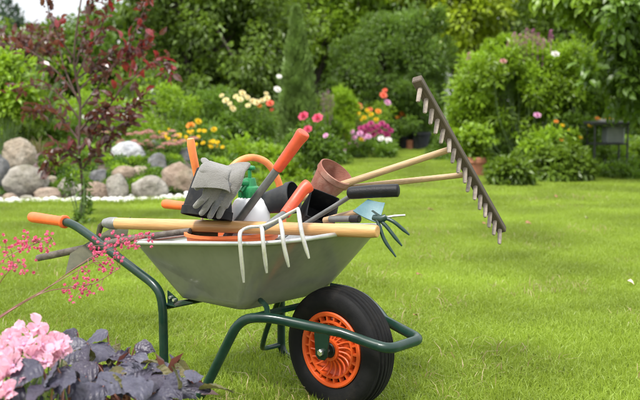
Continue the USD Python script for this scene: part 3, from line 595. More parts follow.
flowers('cream_rose_bush', 'rose bush with cream and peach roses beside the slim conifer', 'rose bush', W(248, 150, 14, .1), [(W(250, 122, 14), (.42, .35, .33)), (W(232, 132, 13.8), (.3, .3, .26))], 1600, .075, 'leaf_mid',
        [(226, 101, 13.7, .05, 'bloom_cream'), (242, 94, 13.7, .055, 'bloom_cream'), (240, 100, 13.6, .05, 'bloom_cream'), (253, 102, 13.7, .052, 'bloom_cream'), (257, 103, 13.6, .05, 'bloom_cream'), (267, 99, 13.7, .05, 'bloom_cream'), (232, 109, 13.6, .055, 'bloom_cream'), (270, 104, 13.6, .055, 'bloom_coral'), (259, 106, 13.6, .04, 'bloom_orange'), (266, 94, 13.8, .035, 'bloom_cream'), (277, 90, 13.9, .055, 'bloom_white'), (279, 77, 13.9, .04, 'bloom_white'), (236, 97, 13.7, .04, 'bloom_cream'), (247, 98, 13.65, .045, 'bloom_cream'), (248, 106, 13.6, .038, 'bloom_cream'), (262, 101, 13.6, .04, 'bloom_cream'), (230, 104, 13.6, .035, 'bloom_cream'), (272, 110, 13.6, .03, 'bloom_coral'), (222, 96, 13.8, .035, 'bloom_cream')], 51)
flowers('pink_rose_bush', 'rose bush with deep pink roses behind the upper orange grip', 'rose bush', W(312, 165, 12.2, 0), [(W(312, 142, 12.2), (.30, .28, .26)), (W(322, 152, 12), (.25, .25, .2))], 1300, .07, 'leaf_mid',
        [(304, 117, 11.9, .066, 'bloom_pink'), (318, 119, 11.9, .068, 'bloom_pink'), (308, 130, 11.8, .055, 'bloom_pink'), (326, 136, 11.8, .035, 'bloom_pale')], 52)
flowers('orange_rose_bush', 'plant with round orange and yellow roses above the rockery', 'rose bush', W(196, 160, 12.5, .3), [(W(205, 142, 12.6), (.32, .3, .22))], 1500, .075, 'leaf_mid',
        [(191, 127, 12.2, .062, 'bloom_orange'), (198, 122, 12.3, .045, 'bloom_yellow'), (214, 130, 12.2, .04, 'bloom_yellow')], 53)
g = np.random.default_rng(54)
flowers('yellow_flowered_clump', 'broad clump of small yellow flowers above the rockery stones', 'flower clump', W(180, 160, 11.8, .34), [(W(178, 142, 11.8), (.36, .3, .2)), (W(203, 146, 11.7), (.25, .25, .16))], 1100, .06, 'leaf_mid',
        [(px + g.normal(0, 2.2), py + g.normal(0, 2.0), 11.5 + g.normal(0, .1), .020 + .012 * g.random(), 'bloom_yellow') for px, py in [(162, 133), (167, 135), (172, 132), (177, 137), (183, 133), (188, 136), (194, 134), (168, 140), (175, 142), (185, 141), (200, 139), (206, 142), (212, 144), (216, 143), (209, 147), (197, 147), (190, 145), (203, 134), (219, 147)] * 2], 55, layers=2)
# sedum with dusty pink heads: two clumps
for k, (px, py, w) in enumerate([(142, 158, .2), (172, 160, .26)]):
    g = np.random.default_rng(60 + k); b = W(px, py, 11.0, .3); t = thing('sedum', ['dusty pink flowered sedum right of the white speckled stone', 'dusty pink flowered sedum in front of the yellow flowers'][k], 'plant', b)
    m = MB(); s = MB(); crown(m, b + A([0, 0, .10]), (w, .18, .14), 800, 26, .05, .5, g, OVAL); part('foliage', m, 'leaf_mid', t, smooth=False)
    for q in range(18):
        c = b + A([g.normal(0, w * .6), -.10 + g.normal(0, .09), .12 + g.random() * .24]); limb(s, b + A([g.normal(0, .05), 0, 0]), c, .005, .003, g, n=5)
        h = MB(); d = ball(60, g); d[:, 2] = np.abs(d[:, 2]); h.add(*leaves(c + d * A([.042, .042, .02]), d, d + A([0, 0, 1.]), .016, .8, PETAL)); part('flower_head', h, 'bloom_dusty', t, smooth=False)
    part('stem', s, 'stem_green', t)
# middle bed
flowers('phlox', 'pale pink phlox in front of the yellow flowers in the middle bed', 'flower plant', W(350, 158, 17.5, 0), [(W(348, 148, 17.5), (.35, .3, .16))], 900, .07, 'leaf_mid',
        [(px, py, 17.1, .06, 'bloom_pale') for px, py in [(339, 133), (345, 136), (351, 132), (354, 138), (360, 134), (363, 139), (347, 143), (357, 145), (368, 137), (343, 149), (333, 131)]] + [(347, 137, 17, .05, 'bloom_yellow'), (361, 140, 17, .05, 'bloom_yellow')], 70)
flowers('magenta_phlox', 'magenta phlox at the right end of the middle bed', 'flower plant', W(376, 152, 18, 0), [(W(374, 142, 18), (.42, .3, .2))], 1000, .07, 'leaf_mid',
        [(px, py, 17.5, .06, 'bloom_magenta') for px, py in [(366, 127), (371, 124), (370, 131), (377, 127), (380, 132), (386, 127), (385, 134), (374, 135), (390, 131), (364, 133), (368, 129), (382, 124), (374, 129), (388, 136), (361, 129)]] + [(388, 141, 17.4, .07, 'bloom_white'), (381, 139, 17.4, .06, 'bloom_white')], 71)
flowers('daylily', 'yellow daylilies standing above the magenta phlox in the middle bed', 'flower plant', W(360, 150, 18.6, 0), [(W(360, 132, 18.6), (.4, .3, .3))], 1100, .09, 'leaf_light',
        [(px, py, 18.2, .05, 'bloom_yellow') for px, py in [(352, 117), (358, 114), (364, 118), (360, 121), (371, 115), (350, 123), (376, 120), (367, 111)]] + [(378, 112, 18.1, .06, 'bloom_orange'), (357, 125, 18, .05, 'bloom_cream')], 72, ratio=.22)
flowers('coral_rose_bush', 'tall rose with coral roses in front of the rounded bush', 'rose bush', W(382, 150, 18.8, 0), [(W(378, 116, 18.8), (.3, .25, .28))], 700, .08, 'leaf_light',
        [(383, 96, 18.4, .075, 'bloom_coral'), (387, 103, 18.4, .07, 'bloom_pale'), (358, 107, 18.4, .085, 'bloom_coral'), (352, 110, 18.4, .055, 'bloom_coral'), (370, 110, 18.4, .05, 'bloom_coral'), (385, 91, 18.5, .05, 'bloom_coral')], 73)
g = np.random.default_rng(74)
t = shrub('tall_green_plant', 'tall pale green plant left of the coral roses', 'plant', W(340, 150, 16.5, 0), [(W(341, 112, 16.5), (.22, .2, .38), 2200, 40), (W(334, 132, 16.3), (.3, .25, .25), 1300, 30)], 'leaf_light', .10, .22, seed=75, droop=-.6)
t = shrub('spiked_plant', 'plant with slim mauve flower spikes right of the slim conifer', 'plant', W(328, 150, 15.5, 0), [(W(326, 128, 15.5), (.22, .2, .22), 900, 24)], 'leaf_mid', .07, .3, seed=76)
for px, py in [(323, 103), (328, 99), (332, 104), (325, 108), (330, 110)]:
    m = MB(); c = W(px, py, 15.3); m.tube([c - A([0, 0, .25]), c], .004, 5); m.add(*spire(c - A([0, 0, .05]), .2, .025, 80, .022, g)); part('flower_spike', m, 'bloom_mauve', t, smooth=False)
# foliage filling the beds
for i, (px, py, Y, rx, rz, mt, lab) in enumerate([
        (285, 160, 13.2, .55, .32, 'leaf_mid', 'green bedding plant behind the first orange gripped tool'), (262, 168, 12.4, .5, .3, 'leaf_light', 'light green bedding plant behind the sprayer'), (238, 160, 12.6, .5, .3, 'leaf_light', 'light green bedding plant behind the gloves'),
        (288, 178, 12.0, .35, .18, 'leaf_light', 'low light green plant at the lawn edge behind the grey pot'), (304, 172, 13.0, .4, .2, 'leaf_mid', 'low green plant at the lawn edge behind the terracotta pot'),
        (322, 160, 15, .4, .2, 'leaf_mid', 'low green edging plant left of the pale phlox'), (372, 152, 17, .4, .16, 'leaf_mid', 'low green edging plant below the magenta phlox'),
        (120, 128, 13.5, .6, .3, 'leaf_light', 'light green plant behind the white speckled stone'), (92, 120, 13.8, .5, .36, 'leaf_light', 'light green plant behind the trunk of the red leaved tree'), (165, 112, 14.5, .5, .36, 'leaf_light', 'light green plant below the trunk of the large dark tree'), (205, 110, 15.5, .6, .36, 'leaf_mid', 'green plant below the right side of the large dark tree'), (65, 140, 12.5, .5, .3, 'leaf_mid', 'green plant above the left boulders'), (15, 128, 12.2, .5, .3, 'leaf_dark', 'dark green plant behind the upper left boulder'), (140, 96, 17, .6, .5, 'leaf_dark', 'dark green shrub left of the large tree trunk'), (228, 128, 15.6, .5, .4, 'leaf_mid', 'green plant behind the cream roses'), (282, 132, 16, .5, .45, 'leaf_dark', 'dark green plant behind the slim conifer'), (60, 96, 15.5, .7, .5, 'leaf_light', 'light green shrub behind the red leaved tree'), (330, 118, 18, .5, .5, 'leaf_dark', 'dark shrub behind the tall pale green plant')]):
    b = W(px, py, Y); c = b.copy(); b[2] = max(0, float(mound_z(b[0], b[1])) - .02)
    shrub('bedding_plant', lab, 'plant', b, [(c, (rx, .35, rz), 1500, 34)], mt, .08, .42, seed=100 + i, group='bedding plants filling the beds')
t = shrub('lime_shrub', 'bright yellow green shrub at the left edge behind the boulders', 'shrub', W(4, 125, 10.9, .3), [(W(6, 82, 10.9), (.26, .3, .36), 1500, 34), (W(20, 100, 10.7), (.16, .2, .22), 700, 18), (W(-14, 100, 11), (.35, .3, .4), 1300, 24)], 'leaf_light', .085, .5, seed=130, tpl=OVAL)
t = shrub('purple_shrub', 'dark maroon leaved shrub at the left edge above the lime shrub', 'shrub', W(8, 120, 11.8, .3), [(W(4, 50, 11.8), (.34, .35, .22), 380, 26), (W(38, 42, 12), (.25, .3, .18), 200, 18)], 'leaf_purple', .085, .55, seed=131, tpl=OVAL)
straps('plume_grass', 'beige plumed grass tuft above the left boulders', 'grass tuft', W(40, 150, 10.9, .33), 46, .30, .12, .012, 'straw', 132)
straps('green_tuft', 'tuft of narrow green leaves between boulders and young tree', 'grass tuft', W(52, 172, 10.2, .2), 60, .30, .12, .014, 'leaf_light', 133)
straps('green_tuft', 'tuft of narrow green leaves above the triangular stone', 'grass tuft', W(112, 160, 10.9, .3), 60, .26, .12, .014, 'leaf_mid', 134)
# ground cover between the stones and in the beds (beyond counting)
g = np.random.default_rng(140)
protos = []
for k in range(4):
    m = MB(); n = 260; d = ball(n, g); d[:, 2] = np.abs(d[:, 2]); r = g.random(n) ** .4
    m.add(*leaves(d * r[:, None] * A([.16, .16, .10]), d + .5 * g.normal(size=(n, 3)), d + A([0, 0, .8]), .045 * (.6 + .8 * g.random(n)), .45)); protos.append(m.mesh())
P, Wh, S = [], [], []
bed = sg.Polygon([(-9, 9.6), (-2.6, 9.75), (-1.3, 9.8), (-.85, 10.8), (-.35, 13.6), (-.05, 17), (.3, 20.6), (2.2, 22.4), (4, 30), (-14, 30), (-14, 9.6)]).union(sg.Polygon([(2.4, 21), (2.35, 17), (2.25, 14.4), (2.4, 13.5), (2.8, 13.0), (3.6, 13.0), (4.2, 14.2), (5.2, 16.2), (8, 17.2), (14, 18), (14, 28), (3, 28)]))
x0, y0, x1, y1 = bed.bounds
for k in range(11000):
    y = y0 + (y1 - y0) * g.random() ** 1.6; x = (g.random() * 2 - 1) * (.37 * y + 1.8)
    if not bed.contains(sg.Point(x, y)): continue
    stone_zone = x < -1.05 and 9.5 < y < 11.2
    if stone_zone and meshkit.noise([x * 2.2, y * 2.2, 3.3]) < .22: continue
    P.append((x, y, mound_z(x, y) - .01)); Wh.append(g.integers(4)); S.append((.55 if stone_zone else 1.0) * (.6 + .8 * g.random()) * (1 + .04 * max(0, y - 12)))
inst('ground_cover', protos, ['leaf_mid', 'leaf_light', 'moss', 'leaf_mid'], P, g.random(len(P)) * 6.28, S, Wh)

# ---------------------------------------------------------------- rockery stones
def boulder(px0, py0, px1, py1, Y, mt, label, seed, rough=.18, depth=.8, angular=0.0):
    a, b = at(px0, py1, Y), at(px1, py0, Y); c = (a + b) / 2; r = np.abs(b - a) / 2 * A([1.08, 1, 1.08]); r[1] = r[0] * depth
    base = float(mound_z(c[0], c[1])); low = min(a[2], base - .02)
    m = trimesh.creation.icosphere(4); v = A(m.vertices)
    if angular:
        for q in ball(9, np.random.default_rng(seed)):
            q[2] = abs(q[2]) * .7; q = unit(q); k = .62 + .22 * np.random.default_rng(seed + 5).random(); dd = v @ q; v = v - np.outer(np.maximum(dd - k, 0), q) * angular
    n = meshkit.fbm(v * 1.3 + seed * 7.3, 4, seed) - .5; n2 = meshkit.fbm(v * 4.5 + seed, 3, seed + 3) - .5
    v = v * (1 + rough * 2.4 * n + rough * .9 * n2 + .05 * (meshkit.noise(v * 11 + seed) - .5))[:, None]
    v = v / np.abs(v).max(0) * r + c
    v[:, 2] = np.where(v[:, 2] < c[2], c[2] - (c[2] - v[:, 2]) * (c[2] - low + .04) / max(c[2] - a[2], .01), v[:, 2])
    p = usdkit.mesh(stage, numbered('/World/boulder'), (v, m.faces), MATS[mt], True).GetPrim(); put(p, label=label, category='stone', group='rockery stones')
for k, a in enumerate([
    (2, 138, 35, 172, 10.3, 'stone_tan', 'tall rounded tan boulder, upper of the two at the far left', .2, .4), (5, 165, 47, 194, 9.75, 'stone_grey', 'big smooth grey oval boulder at the left above white pebbles', .12, .25),
    (-12, 154, 9, 180, 9.9, 'stone_slate', 'dark boulder cut by the left edge', .15, .6), (35, 187, 60, 202, 9.55, 'stone_brown', 'low brown stone right of the big oval boulder', .16, .5),
    (112, 141, 145, 168, 10.8, 'stone_white', 'white speckled rounded stone at the top of the rockery', .14, .3), (146, 154, 170, 184, 10.4, 'stone_slate', 'dark slate stone between speckled and large brown stones', .2, .9),
    (161, 163, 200, 196, 9.9, 'stone_brown', 'large brown angular stone behind the black pot', .18, .9), (133, 176, 168, 198, 9.65, 'stone_grey', 'rounded grey stone with tan side at the lawn edge', .14, .4),
    (107, 174, 129, 199, 9.6, 'stone_grey', 'triangular upright grey stone at the lawn edge', .2, .9), (90, 168, 108, 181, 10.0, 'stone_slate', 'flat bluish grey slab right of the young tree', .14, .8),
    (112, 166, 137, 180, 10.1, 'stone_brown', 'flat tan stone under the white speckled stone', .14, .8), (178, 146, 196, 166, 10.9, 'stone_slate', 'small dark stone under the yellow flowers', .2, .8),
    (100, 146, 116, 160, 11.0, 'stone_brown', 'small reddish stone left of the white speckled stone', .2, .5), (3, 193, 17, 203, 9.45, 'stone_brown', 'small brown stone on white pebbles at the left', .16, .3),
    (19, 195, 34, 204, 9.42, 'stone_grey', 'small grey stone on white pebbles under the oval boulder', .16, .3), (72, 184, 92, 196, 9.75, 'stone_grey', 'low grey stone behind the base of the young tree', .15, .5),
    (150, 140, 160, 150, 11.2, 'stone_slate', 'tiny dark stone among the sedum heads', .2, .6), (195, 172, 212, 196, 10.1, 'stone_brown', 'brown stone hidden partly by the black pot', .2, .8), (58, 178, 74, 194, 9.8, 'stone_grey', 'grey stone left of the foot of the young tree', .2, .7),
    (126, 166, 150, 182, 10.2, 'stone_tan', 'tan stone behind the rounded grey stone at the lawn edge', .2, .8), (86, 182, 110, 197, 9.65, 'stone_brown', 'low brown stone at the lawn edge beside the triangular stone', .2, .7), (44, 176, 60, 190, 10.0, 'stone_tan', 'small tan stone behind the low brown stone', .2, .6)]):
    boulder(*a[:7], seed=200 + k, rough=a[7], angular=a[8])
# white pebbles along the lawn edge: beyond counting
g = np.random.default_rng(150); m = MB(); ico = trimesh.creation.icosphere(1)
edge = sg.LineString([(-5.5, 9.25), (-2.6, 9.33), (-1.35, 9.55), (-1.0, 10.1)])
for k in range(620):
    q = edge.interpolate(g.random(), normalized=True); wdt = .05 + .17 * float(meshkit.noise([q.x * 2.6, 1.5, 2.5])); x, y = q.x + g.normal(0, .04), q.y + (g.random() - .35) * wdt * 2
    s = A([1, .8, .6]) * (.024 + .022 * g.random()); a = g.random() * 6.28; R = A([[np.cos(a), -np.sin(a), 0], [np.sin(a), np.cos(a), 0], [0, 0, 1]])
    v = A(ico.vertices) * (1 + .3 * (meshkit.noise(A(ico.vertices) * 1.5 + k) - .5))[:, None] * s
    m.add(v @ R.T + A([x, y, max(0, float(mound_z(x, y))) + s[2] * .6 + g.random() * .02]), ico.faces)
struct('white_pebbles', m, 'pebble_white', True, kind='stuff')

# ---------------------------------------------------------------- red-leaved young tree
g = np.random.default_rng(160); tbp = W(80, 226, 7.7, 0); Yt = 7.7
t = thing('red_leaved_tree', 'young slender tree with dark red leaves at the left', 'tree', tbp)
m = MB(); trunk = spline([tbp - A([0, 0, .05]), W(83, 190, Yt), W(79, 150, Yt), W(80, 100, Yt), W(74, 55, Yt), W(84, -20, Yt)], 6); m.tube(trunk, np.linspace(.015, .006, len(trunk)), 10)
bl, br = MB(), MB()
arms = [((79, 150), [(100, 120), (125, 85), (158, 60), (170, 75)]), ((80, 110), [(110, 70), (135, 30), (150, -5)]), ((77, 75), [(95, 40), (108, 10), (118, -30)]), ((75, 60), [(55, 30), (45, -5)]), ((80, 120), [(60, 95), (35, 85), (10, 90)]),
        ((79, 140), [(62, 120), (45, 108), (30, 112)]), ((80, 100), [(55, 70), (25, 48), (0, 42)]), ((80, 130), [(100, 110), (125, 112), (143, 98)]), ((82, 165), [(66, 150), (52, 156), (46, 172)]), ((82, 170), [(95, 152), (108, 140)]), ((76, 80), [(110, 55), (140, 50)]), ((79, 90), [(100, 70), (128, 60), (150, 38)]), ((81, 150), [(100, 130), (120, 128), (135, 118)]), ((76, 66), [(85, 30), (95, -10)]), ((80, 105), [(62, 60), (58, 20)])]
for i, (s, pts) in enumerate(arms):
    dy = g.normal(0, .16); P = [W(*s, Yt)] + [W(a, b, Yt + dy * (j + 1) / len(pts) + g.normal(0, .03)) for j, (a, b) in enumerate(pts)]
    C = spline(P, 8); m.tube(C, np.linspace(.009, .0025, len(C)), 6)
    thin = pts[-1][0] < 60 and s[1] < 135
    for j in range(3, len(C)):
        if thin and j % 2: continue
        for rep in range(3 if j < len(C) - 4 else 5):
            d0 = unit(C[j] - C[j - 1]); d = d0 * .6 + g.normal(size=3) * .75 + A([0, 0, .12]); pos = C[j] + g.normal(size=3) * .030
            red = (pos[0] > W(112, 0, Yt)[0] and g.random() < .42 and pos[2] > 1.05) or g.random() < .05
            (br if red else bl).add(*leaves(pos[None], d[None], (A([0, 0, 1]) + g.normal(size=3) * .6)[None],   .088 * (.55 + .7 * g.random()), .52, OVAL))
part('trunk', m, 'bark_thin', t); part('crown', bl, 'leaf_purple', t, smooth=False); part('crown', br, 'leaf_red', t, smooth=False, label='bright red young leaves at the right of the crown')
# green climber at its foot
t = shrub('green_seedling', 'small green leafy growth around the foot of the red leaved tree', 'plant', tbp + A([.02, -.06, 0]), [(W(82, 206, 7.65), (.07, .08, .19), 120, 12), (W(78, 172, 7.7), (.11, .1, .19), 150, 14), (W(86, 216, 7.6), (.10, .1, .06), 80, 8)], 'leaf_mid', .045, .5, seed=161, tpl=OVAL)

# ---------------------------------------------------------------- wheelbarrow
YAW = .7312; BO = A([.0637, 3.001, 0]); BF = A([math.cos(YAW), -math.sin(YAW), 0]); BL = A([math.sin(YAW), math.cos(YAW), 0])
bar = thing('wheelbarrow', 'garden wheelbarrow with grey metal tray and orange wheel filled with tools', 'wheelbarrow', BO, -YAW)
def bp(name, mb, mt, parent=bar, smooth=35, **k): return part(name, mb, mt, parent, smooth, world=False, **k)
def B(x, y, z): return BO + x * BF + y * BL + A([0, 0, z])
def rring(x0, x1, hy, rr, rf, z, n=9):
    """A rounded rectangle as a ring of points; rr, rf: corner radii at the rear and front."""
    pts = []
    for cx, cy, r, a0 in ((x1 - rf, -hy + rf, rf, -90), (x1 - rf, hy - rf, rf, 0), (x0 + rr, hy - rr, rr, 90), (x0 + rr, -hy + rr, rr, 180)):
        for a in np.radians(np.linspace(a0, a0 + 90, n)): pts.append((cx + r * np.cos(a), cy + r * np.sin(a)))
    p = A(pts); return np.column_stack([p, np.full(len(p), z)])
def rimz(x): return .502 + (x + .70) * .092
rings = []
lo, hi = rring(-.555, -.235, .205, .03, .035, .318), rring(-.70, .0, .30, .055, .14, 0)
hi[:, 2] = rimz(hi[:, 0]); nr = len(lo)
def side(off):
    out = []
    for s in np.linspace(0, 1, 9):
        e = s ** .985; r = lo + (hi - lo) * A([e, e, s]); c = r.mean(0); d = r - c; d[:, 2] = 0; out.append(r + unit(d) * off)
    return out
O_, I_ = side(.0), side(-.003)
fl0 = lo * A([.9, .85, 1]) + A([-.04, 0, -.004])
seq = [fl0 * A([.3, .3, 1]) + A([-.27, 0, 0]), fl0] + O_ + I_[::-1] + [fl0 + A([0, 0, .003]), fl0 * A([.3, .3, 1]) + A([-.27, 0, .003])]
v = np.vstack(seq); i, j = np.meshgrid(np.arange(len(seq) - 1), np.arange(nr), indexing='ij'); i, j = i.ravel(), j.ravel(); k = (j + 1) % nr
m = MB(); m.add(v, np.stack([i * nr + j, i * nr + k, (i + 1) * nr + k, (i + 1) * nr + j], 1)); c0 = v[:nr].mean(0)
m.add(np.vstack([c0[None], v[:nr]]), [[0, 1 + (q + 1) % nr, 1 + q] for q in range(nr)]); c1 = v[-nr:].mean(0); m.add(np.vstack([c1[None], v[-nr:]]), [[0, 1 + q, 1 + (q + 1) % nr] for q in range(nr)])
tray = bp('tray', m, 'tray_paint', smooth=50)
m = MB(); LN = [r + A([0, 0, 0]) for r in side(-.0055)[::-1]]; LN[0] = LN[0] - A([0, 0, .004]); fl1 = fl0 + A([0, 0, .006]); LN += [fl1, fl1 * A([.3, .3, 1]) + A([-.27, 0, 0])]; v = np.vstack(LN); i, j = np.meshgrid(np.arange(len(LN) - 1), np.arange(nr), indexing='ij'); i, j = i.ravel(), j.ravel(); k = (j + 1) % nr; m.add(v, np.stack([i * nr + j, i * nr + k, (i + 1) * nr + k, (i + 1) * nr + j], 1)); c1 = v[-nr:].mean(0); m.add(np.vstack([c1[None], v[-nr:]]), [[0, 1 + q, 1 + (q + 1) % nr] for q in range(nr)]); bp('lining', m, 'galvanised', tray, smooth=50, label='light grey inside of the tray')
m = MB(); loop = np.vstack([hi, hi[:2]]) + A([0, 0, .001]); m.tube(loop, .0075, 8, caps=False); bp('rolled_rim', m, 'galvanised', tray, True)
TR = .0155
for sy in (-1, 1):
    path = fillet([(-1.16, sy * .3225, .548), (-1.02, sy * .320, .548), (-.925, sy * .312, .512), (-.56, sy * .287, .362), (-.541, sy * .285, .30), (-.541, sy * .285, TR), (-.40, sy * .285, TR)], .055)
    m = MB(); m.tube(path, TR, 14); bp('handle_tube', m, 'green_paint', smooth=True)
    m = MB(); m.tube([(-1.285, sy * .323, .548), (-1.281, sy * .323, .548), (-1.27, sy * .323, .548), (-1.20, sy * .323, .548), (-1.10, sy * .322, .548), (-1.075, sy * .322, .548), (-1.068, sy * .322, .548), (-1.066, sy * .322, .548), (-1.056, sy * .321, .548), (-1.053, sy * .321, .548)], [.012, .0185, .0205, .0195, .0185, .0185, .0195, .0245, .0245, .020], 20); bp('grip', m, 'orange_grip', smooth=40)
    m = MB(); X = A([1., 0, 0]); m.plate(sg.Polygon([(0, -.004), (.05, -.026), (.05, -.034), (.012, -.056), (0, -.06)]), .004, (-.535, sy * .268 + .002, .357), (1, 0, 0), (0, 0, 1)); m.plate(sg.Polygon([(0, 0), (.06, 0), (.06, .075), (0, .075)]), .004, (-.54, sy * .28, .318 - .012), (1, 0, 0), (0, -sy, 0)); bp('gusset', m, 'green_paint', smooth=False)
half = [(-.44, .285, TR), (-.36, .285, TR), (-.19, .262, .307), (-.10, .23, .322), (.02, .165, .300), (.10, .11, .283), (.20, .094, .2635)]
path = [(x, -y, z) for x, y, z in half] + [(.262, -.080, .2535), (.262, .080, .2535)] + half[::-1]
m = MB(); m.tube(np.vstack([fillet(path[:6], .06)[:-1], fillet(path[5:-5], .032), fillet(path[-6:], .06)[1:]]), TR * 1.02, 14); bp('front_frame', m, 'green_paint', smooth=True)
for x, hy, z in ((-.185, .255, .306), (-.541, .28, .298)):
    m = MB(); m.tube([(x, -hy, z), (x, hy, z)], .0105, 10); bp('cross_bar', m, 'green_paint')
m = MB(); m.tube(fillet([(-.30, .03, .312), (-.37, .04, .20), (-.46, .10, .10), (-.541, .19, .062), (-.541, .283, .06)], .08), .0095, 10); bp('leg_brace', m, 'green_paint', smooth=True)
for sy in (-1, 1):       # struts from the frame up to the tray front
    m = MB(); m.tube(fillet([(-.10, sy * .228, .325), (-.13, sy * .20, .345), (-.19, sy * .17, .352)], .02), .009, 8); bp('tray_strut', m, 'green_paint')
    m = MB(); m.plate(sg.Polygon([(-.032, .082), (.034, .072), (.024, -.012), (.012, -.024), (-.012, -.024), (-.024, -.012)]), .005, (0, sy * .0875 + .0025, .199), (1, 0, 0), (0, 0, 1)); bp('axle_bracket', m, 'green_paint', smooth=False)
    m = MB(); m.lathe([(0, .010), (.008, .010), (.0115, .007), (.0115, 0), (0.0, 0)], (0, sy * .0905, .199), (0, sy, 0), n=6); bp('axle_nut', m, 'steel', smooth=False)
for sy in (-1, 1):
    for x, z in ((-.518, .332), (-.498, .326)):
        m = MB(); m.lathe([(0, .006), (.0055, .006), (.0055, 0), (0, 0)], (x, sy * .2705, z), (0, sy, 0), n=6); bp('bolt', m, 'steel', smooth=False)
# wheel, spinning about local y at z = .199
wm = MB(); R_, hw = .199, .0545
prof = [(.122, -.040), (.128, -.047), (.140, -.0525), (.155, -.0545), (.168, -.0535), (.178, -.050), (.1845, -.045)]
tread = []
for yc in (-.034, -.0205, -.007, .0065, .020, .0335):
    top = .199 - 6.0 * yc * yc
    tread += [(top - .0045, yc - .0066), (top, yc - .0046), (top + .0003, yc), (top, yc + .0046), (top - .0045, yc + .0064)]
prof = prof + tread + [(r, -y) for r, y in prof[::-1]] + [(.110, .036), (.110, -.036)]
wm.lathe(prof, (0, 0, .199), (0, 1, 0), n=96, close=True)
wheel_hub = MB(); wheel_hub.lathe([(0, -.056), (.021, -.056), (.024, -.052), (.024, .052), (.021, .056), (0, .056)], (0, 0, .199), (0, 1, 0), n=28)
wh = bp('wheel', wheel_hub, 'black_plastic')
bp('tyre', wm, 'tyre_rubber', wh, smooth=28)
rm = MB()
for s in (-1, 1):
    for pr in ([(.121, .040), (.123, .047), (.119, .050), (.110, .049), (.106, .043), (.106, .030), (.121, .030)], [(.094, .045), (.093, .048), (.087, .048), (.086, .045), (.086, .026), (.094, .026)], [(.036, .050), (.035, .053), (.026, .053), (.0235, .050), (.0235, .012), (.036, .012)]):
        rm.lathe([(a, s * b) for a, b in pr][::s], (0, 0, .199), (0, 1, 0), n=72, close=True)
    dish = [(.122, .030), (.106, .024), (.086, .020), (.036, .022), (.036, .017), (.086, .015), (.122, .018)] if False else [(.088, .026), (.070, .018), (.034, .022), (.034, .017), (.070, .013), (.088, .021)]
    rm.lathe([(a, s * b) for a, b in dish][::s], (0, 0, .199), (0, 1, 0), n=72, close=True)
    for q in range(22):
        a = q * 2 * np.pi / 22; er = A([np.cos(a), 0, np.sin(a)]); et = A([-np.sin(a), 0, np.cos(a)])
        Rm = np.stack([er, A([0, 1., 0]), et], 1); rm.box(A([0, 0, .199]) + er * .100 + A([0, s * .038, 0]), (.016, .018, .0062), Rm)
    for q in range(20):
        a = q * 2 * np.pi / 20; pts = []
        for u in np.linspace(0, 1, 6):
            r = .034 + .054 * u; b = a + .20 * u * s; pts.append((r * np.cos(b), s * (.044 - .010 * math.sin(u * np.pi)), .199 + r * np.sin(b)))
        rm.tube(pts, .0034, 6, flat=1.0)
bp('rim', rm, 'orange_rim', wh, smooth=40)
ax = MB(); ax.tube([(0, -.099, .199), (0, .099, .199)], .006, 10); bp('axle', ax, 'steel', wh)

# ---------------------------------------------------------------- things lying in the barrow
def rod(name, pts, r, mt, parent, n=14, smooth=True, flat=1.0, ends=True, **k):
    m = MB(); P = A(pts, float); r = np.broadcast_to(A(r, float), (len(P),)).copy()
    if ends:                                                     # rounded ends
        d0, d1 = unit(P[0] - P[1]), unit(P[-1] - P[-2])
        P = np.vstack([P[0] + d0 * r[0] * .16, P[0] + d0 * r[0] * .11, P[0], P, P[-1], P[-1] + d1 * r[-1] * .11, P[-1] + d1 * r[-1] * .16])
        P[2] = P[3] - d0 * 1e-4 if False else P[3] + (P[4] - P[3]) * .001 ; P[-3] = P[-4] + (P[-5] - P[-4]) * .001
        P = np.vstack([P[0], P[1], P[3], P[4:-4], P[-4], P[-2], P[-1]]); r = np.concatenate([[r[0] * .78, r[0] * .93], r, [r[-1] * .93, r[-1] * .78]])
    m.tube(P, r, n, flat=flat); return part(name, m, mt, parent, smooth, **k)
# hoe with a wooden handle across the tray
ha, hb_ = at(112, 223.2, 3.44), at(377, 231.4, 2.93); hd = unit(hb_ - ha)
wood('wood_hoe', (.30, .145, .045), (.54, .32, .13), hd, rough=.42, coat=.15)
t = thing('garden_hoe', 'garden hoe with thick pale wooden handle laid across the tray', 'hoe', (ha + hb_) / 2)
rod('handle', [ha, ha + hd * .3, ha + hd * .8, hb_ - hd * .02, hb_], [.0205, .0215, .0212, .0212, .0195], 'wood_hoe', t, n=20)
rod('collar', [ha - hd * .035, ha - hd * .01, ha + hd * .02], [.016, .022, .0228], 'collar_steel', t, n=18)
def sheet(pts_top, pts_bot, n=7, bend=.0, th=.003):
    """A plate between two edges given by end points, bowed by bend."""
    a0, a1, b0, b1 = map(A, (*pts_top, *pts_bot)); nn = unit(np.cross(a1 - a0, b0 - a0)); m = MB(); V = []
    for s in np.linspace(0, 1, n):
        for q in np.linspace(0, 1, n): V.append((a0 * (1 - q) + a1 * q) * (1 - s) + (b0 * (1 - q) + b1 * q) * s + nn * bend * (1 - (2 * q - 1) ** 2) * (.4 + .6 * s))
    V = A(V); id_ = np.arange(n * n).reshape(n, n); f = np.stack([id_[:-1, :-1].ravel(), id_[:-1, 1:].ravel(), id_[1:, 1:].ravel(), id_[1:, :-1].ravel()], 1)
    m.add(V + nn * th / 2, f); m.add(V - nn * th / 2, f[:, ::-1])
    rim_ = np.concatenate([id_[0, :], id_[1:, -1], id_[-1, -2::-1], id_[-2:0:-1, 0]]); k = len(rim_); j = np.arange(k)
    m.add(np.vstack([V[rim_] + nn * th / 2, V[rim_] - nn * th / 2]), np.stack([j, k + j, k + (j + 1) % k, (j + 1) % k], 1)); return m
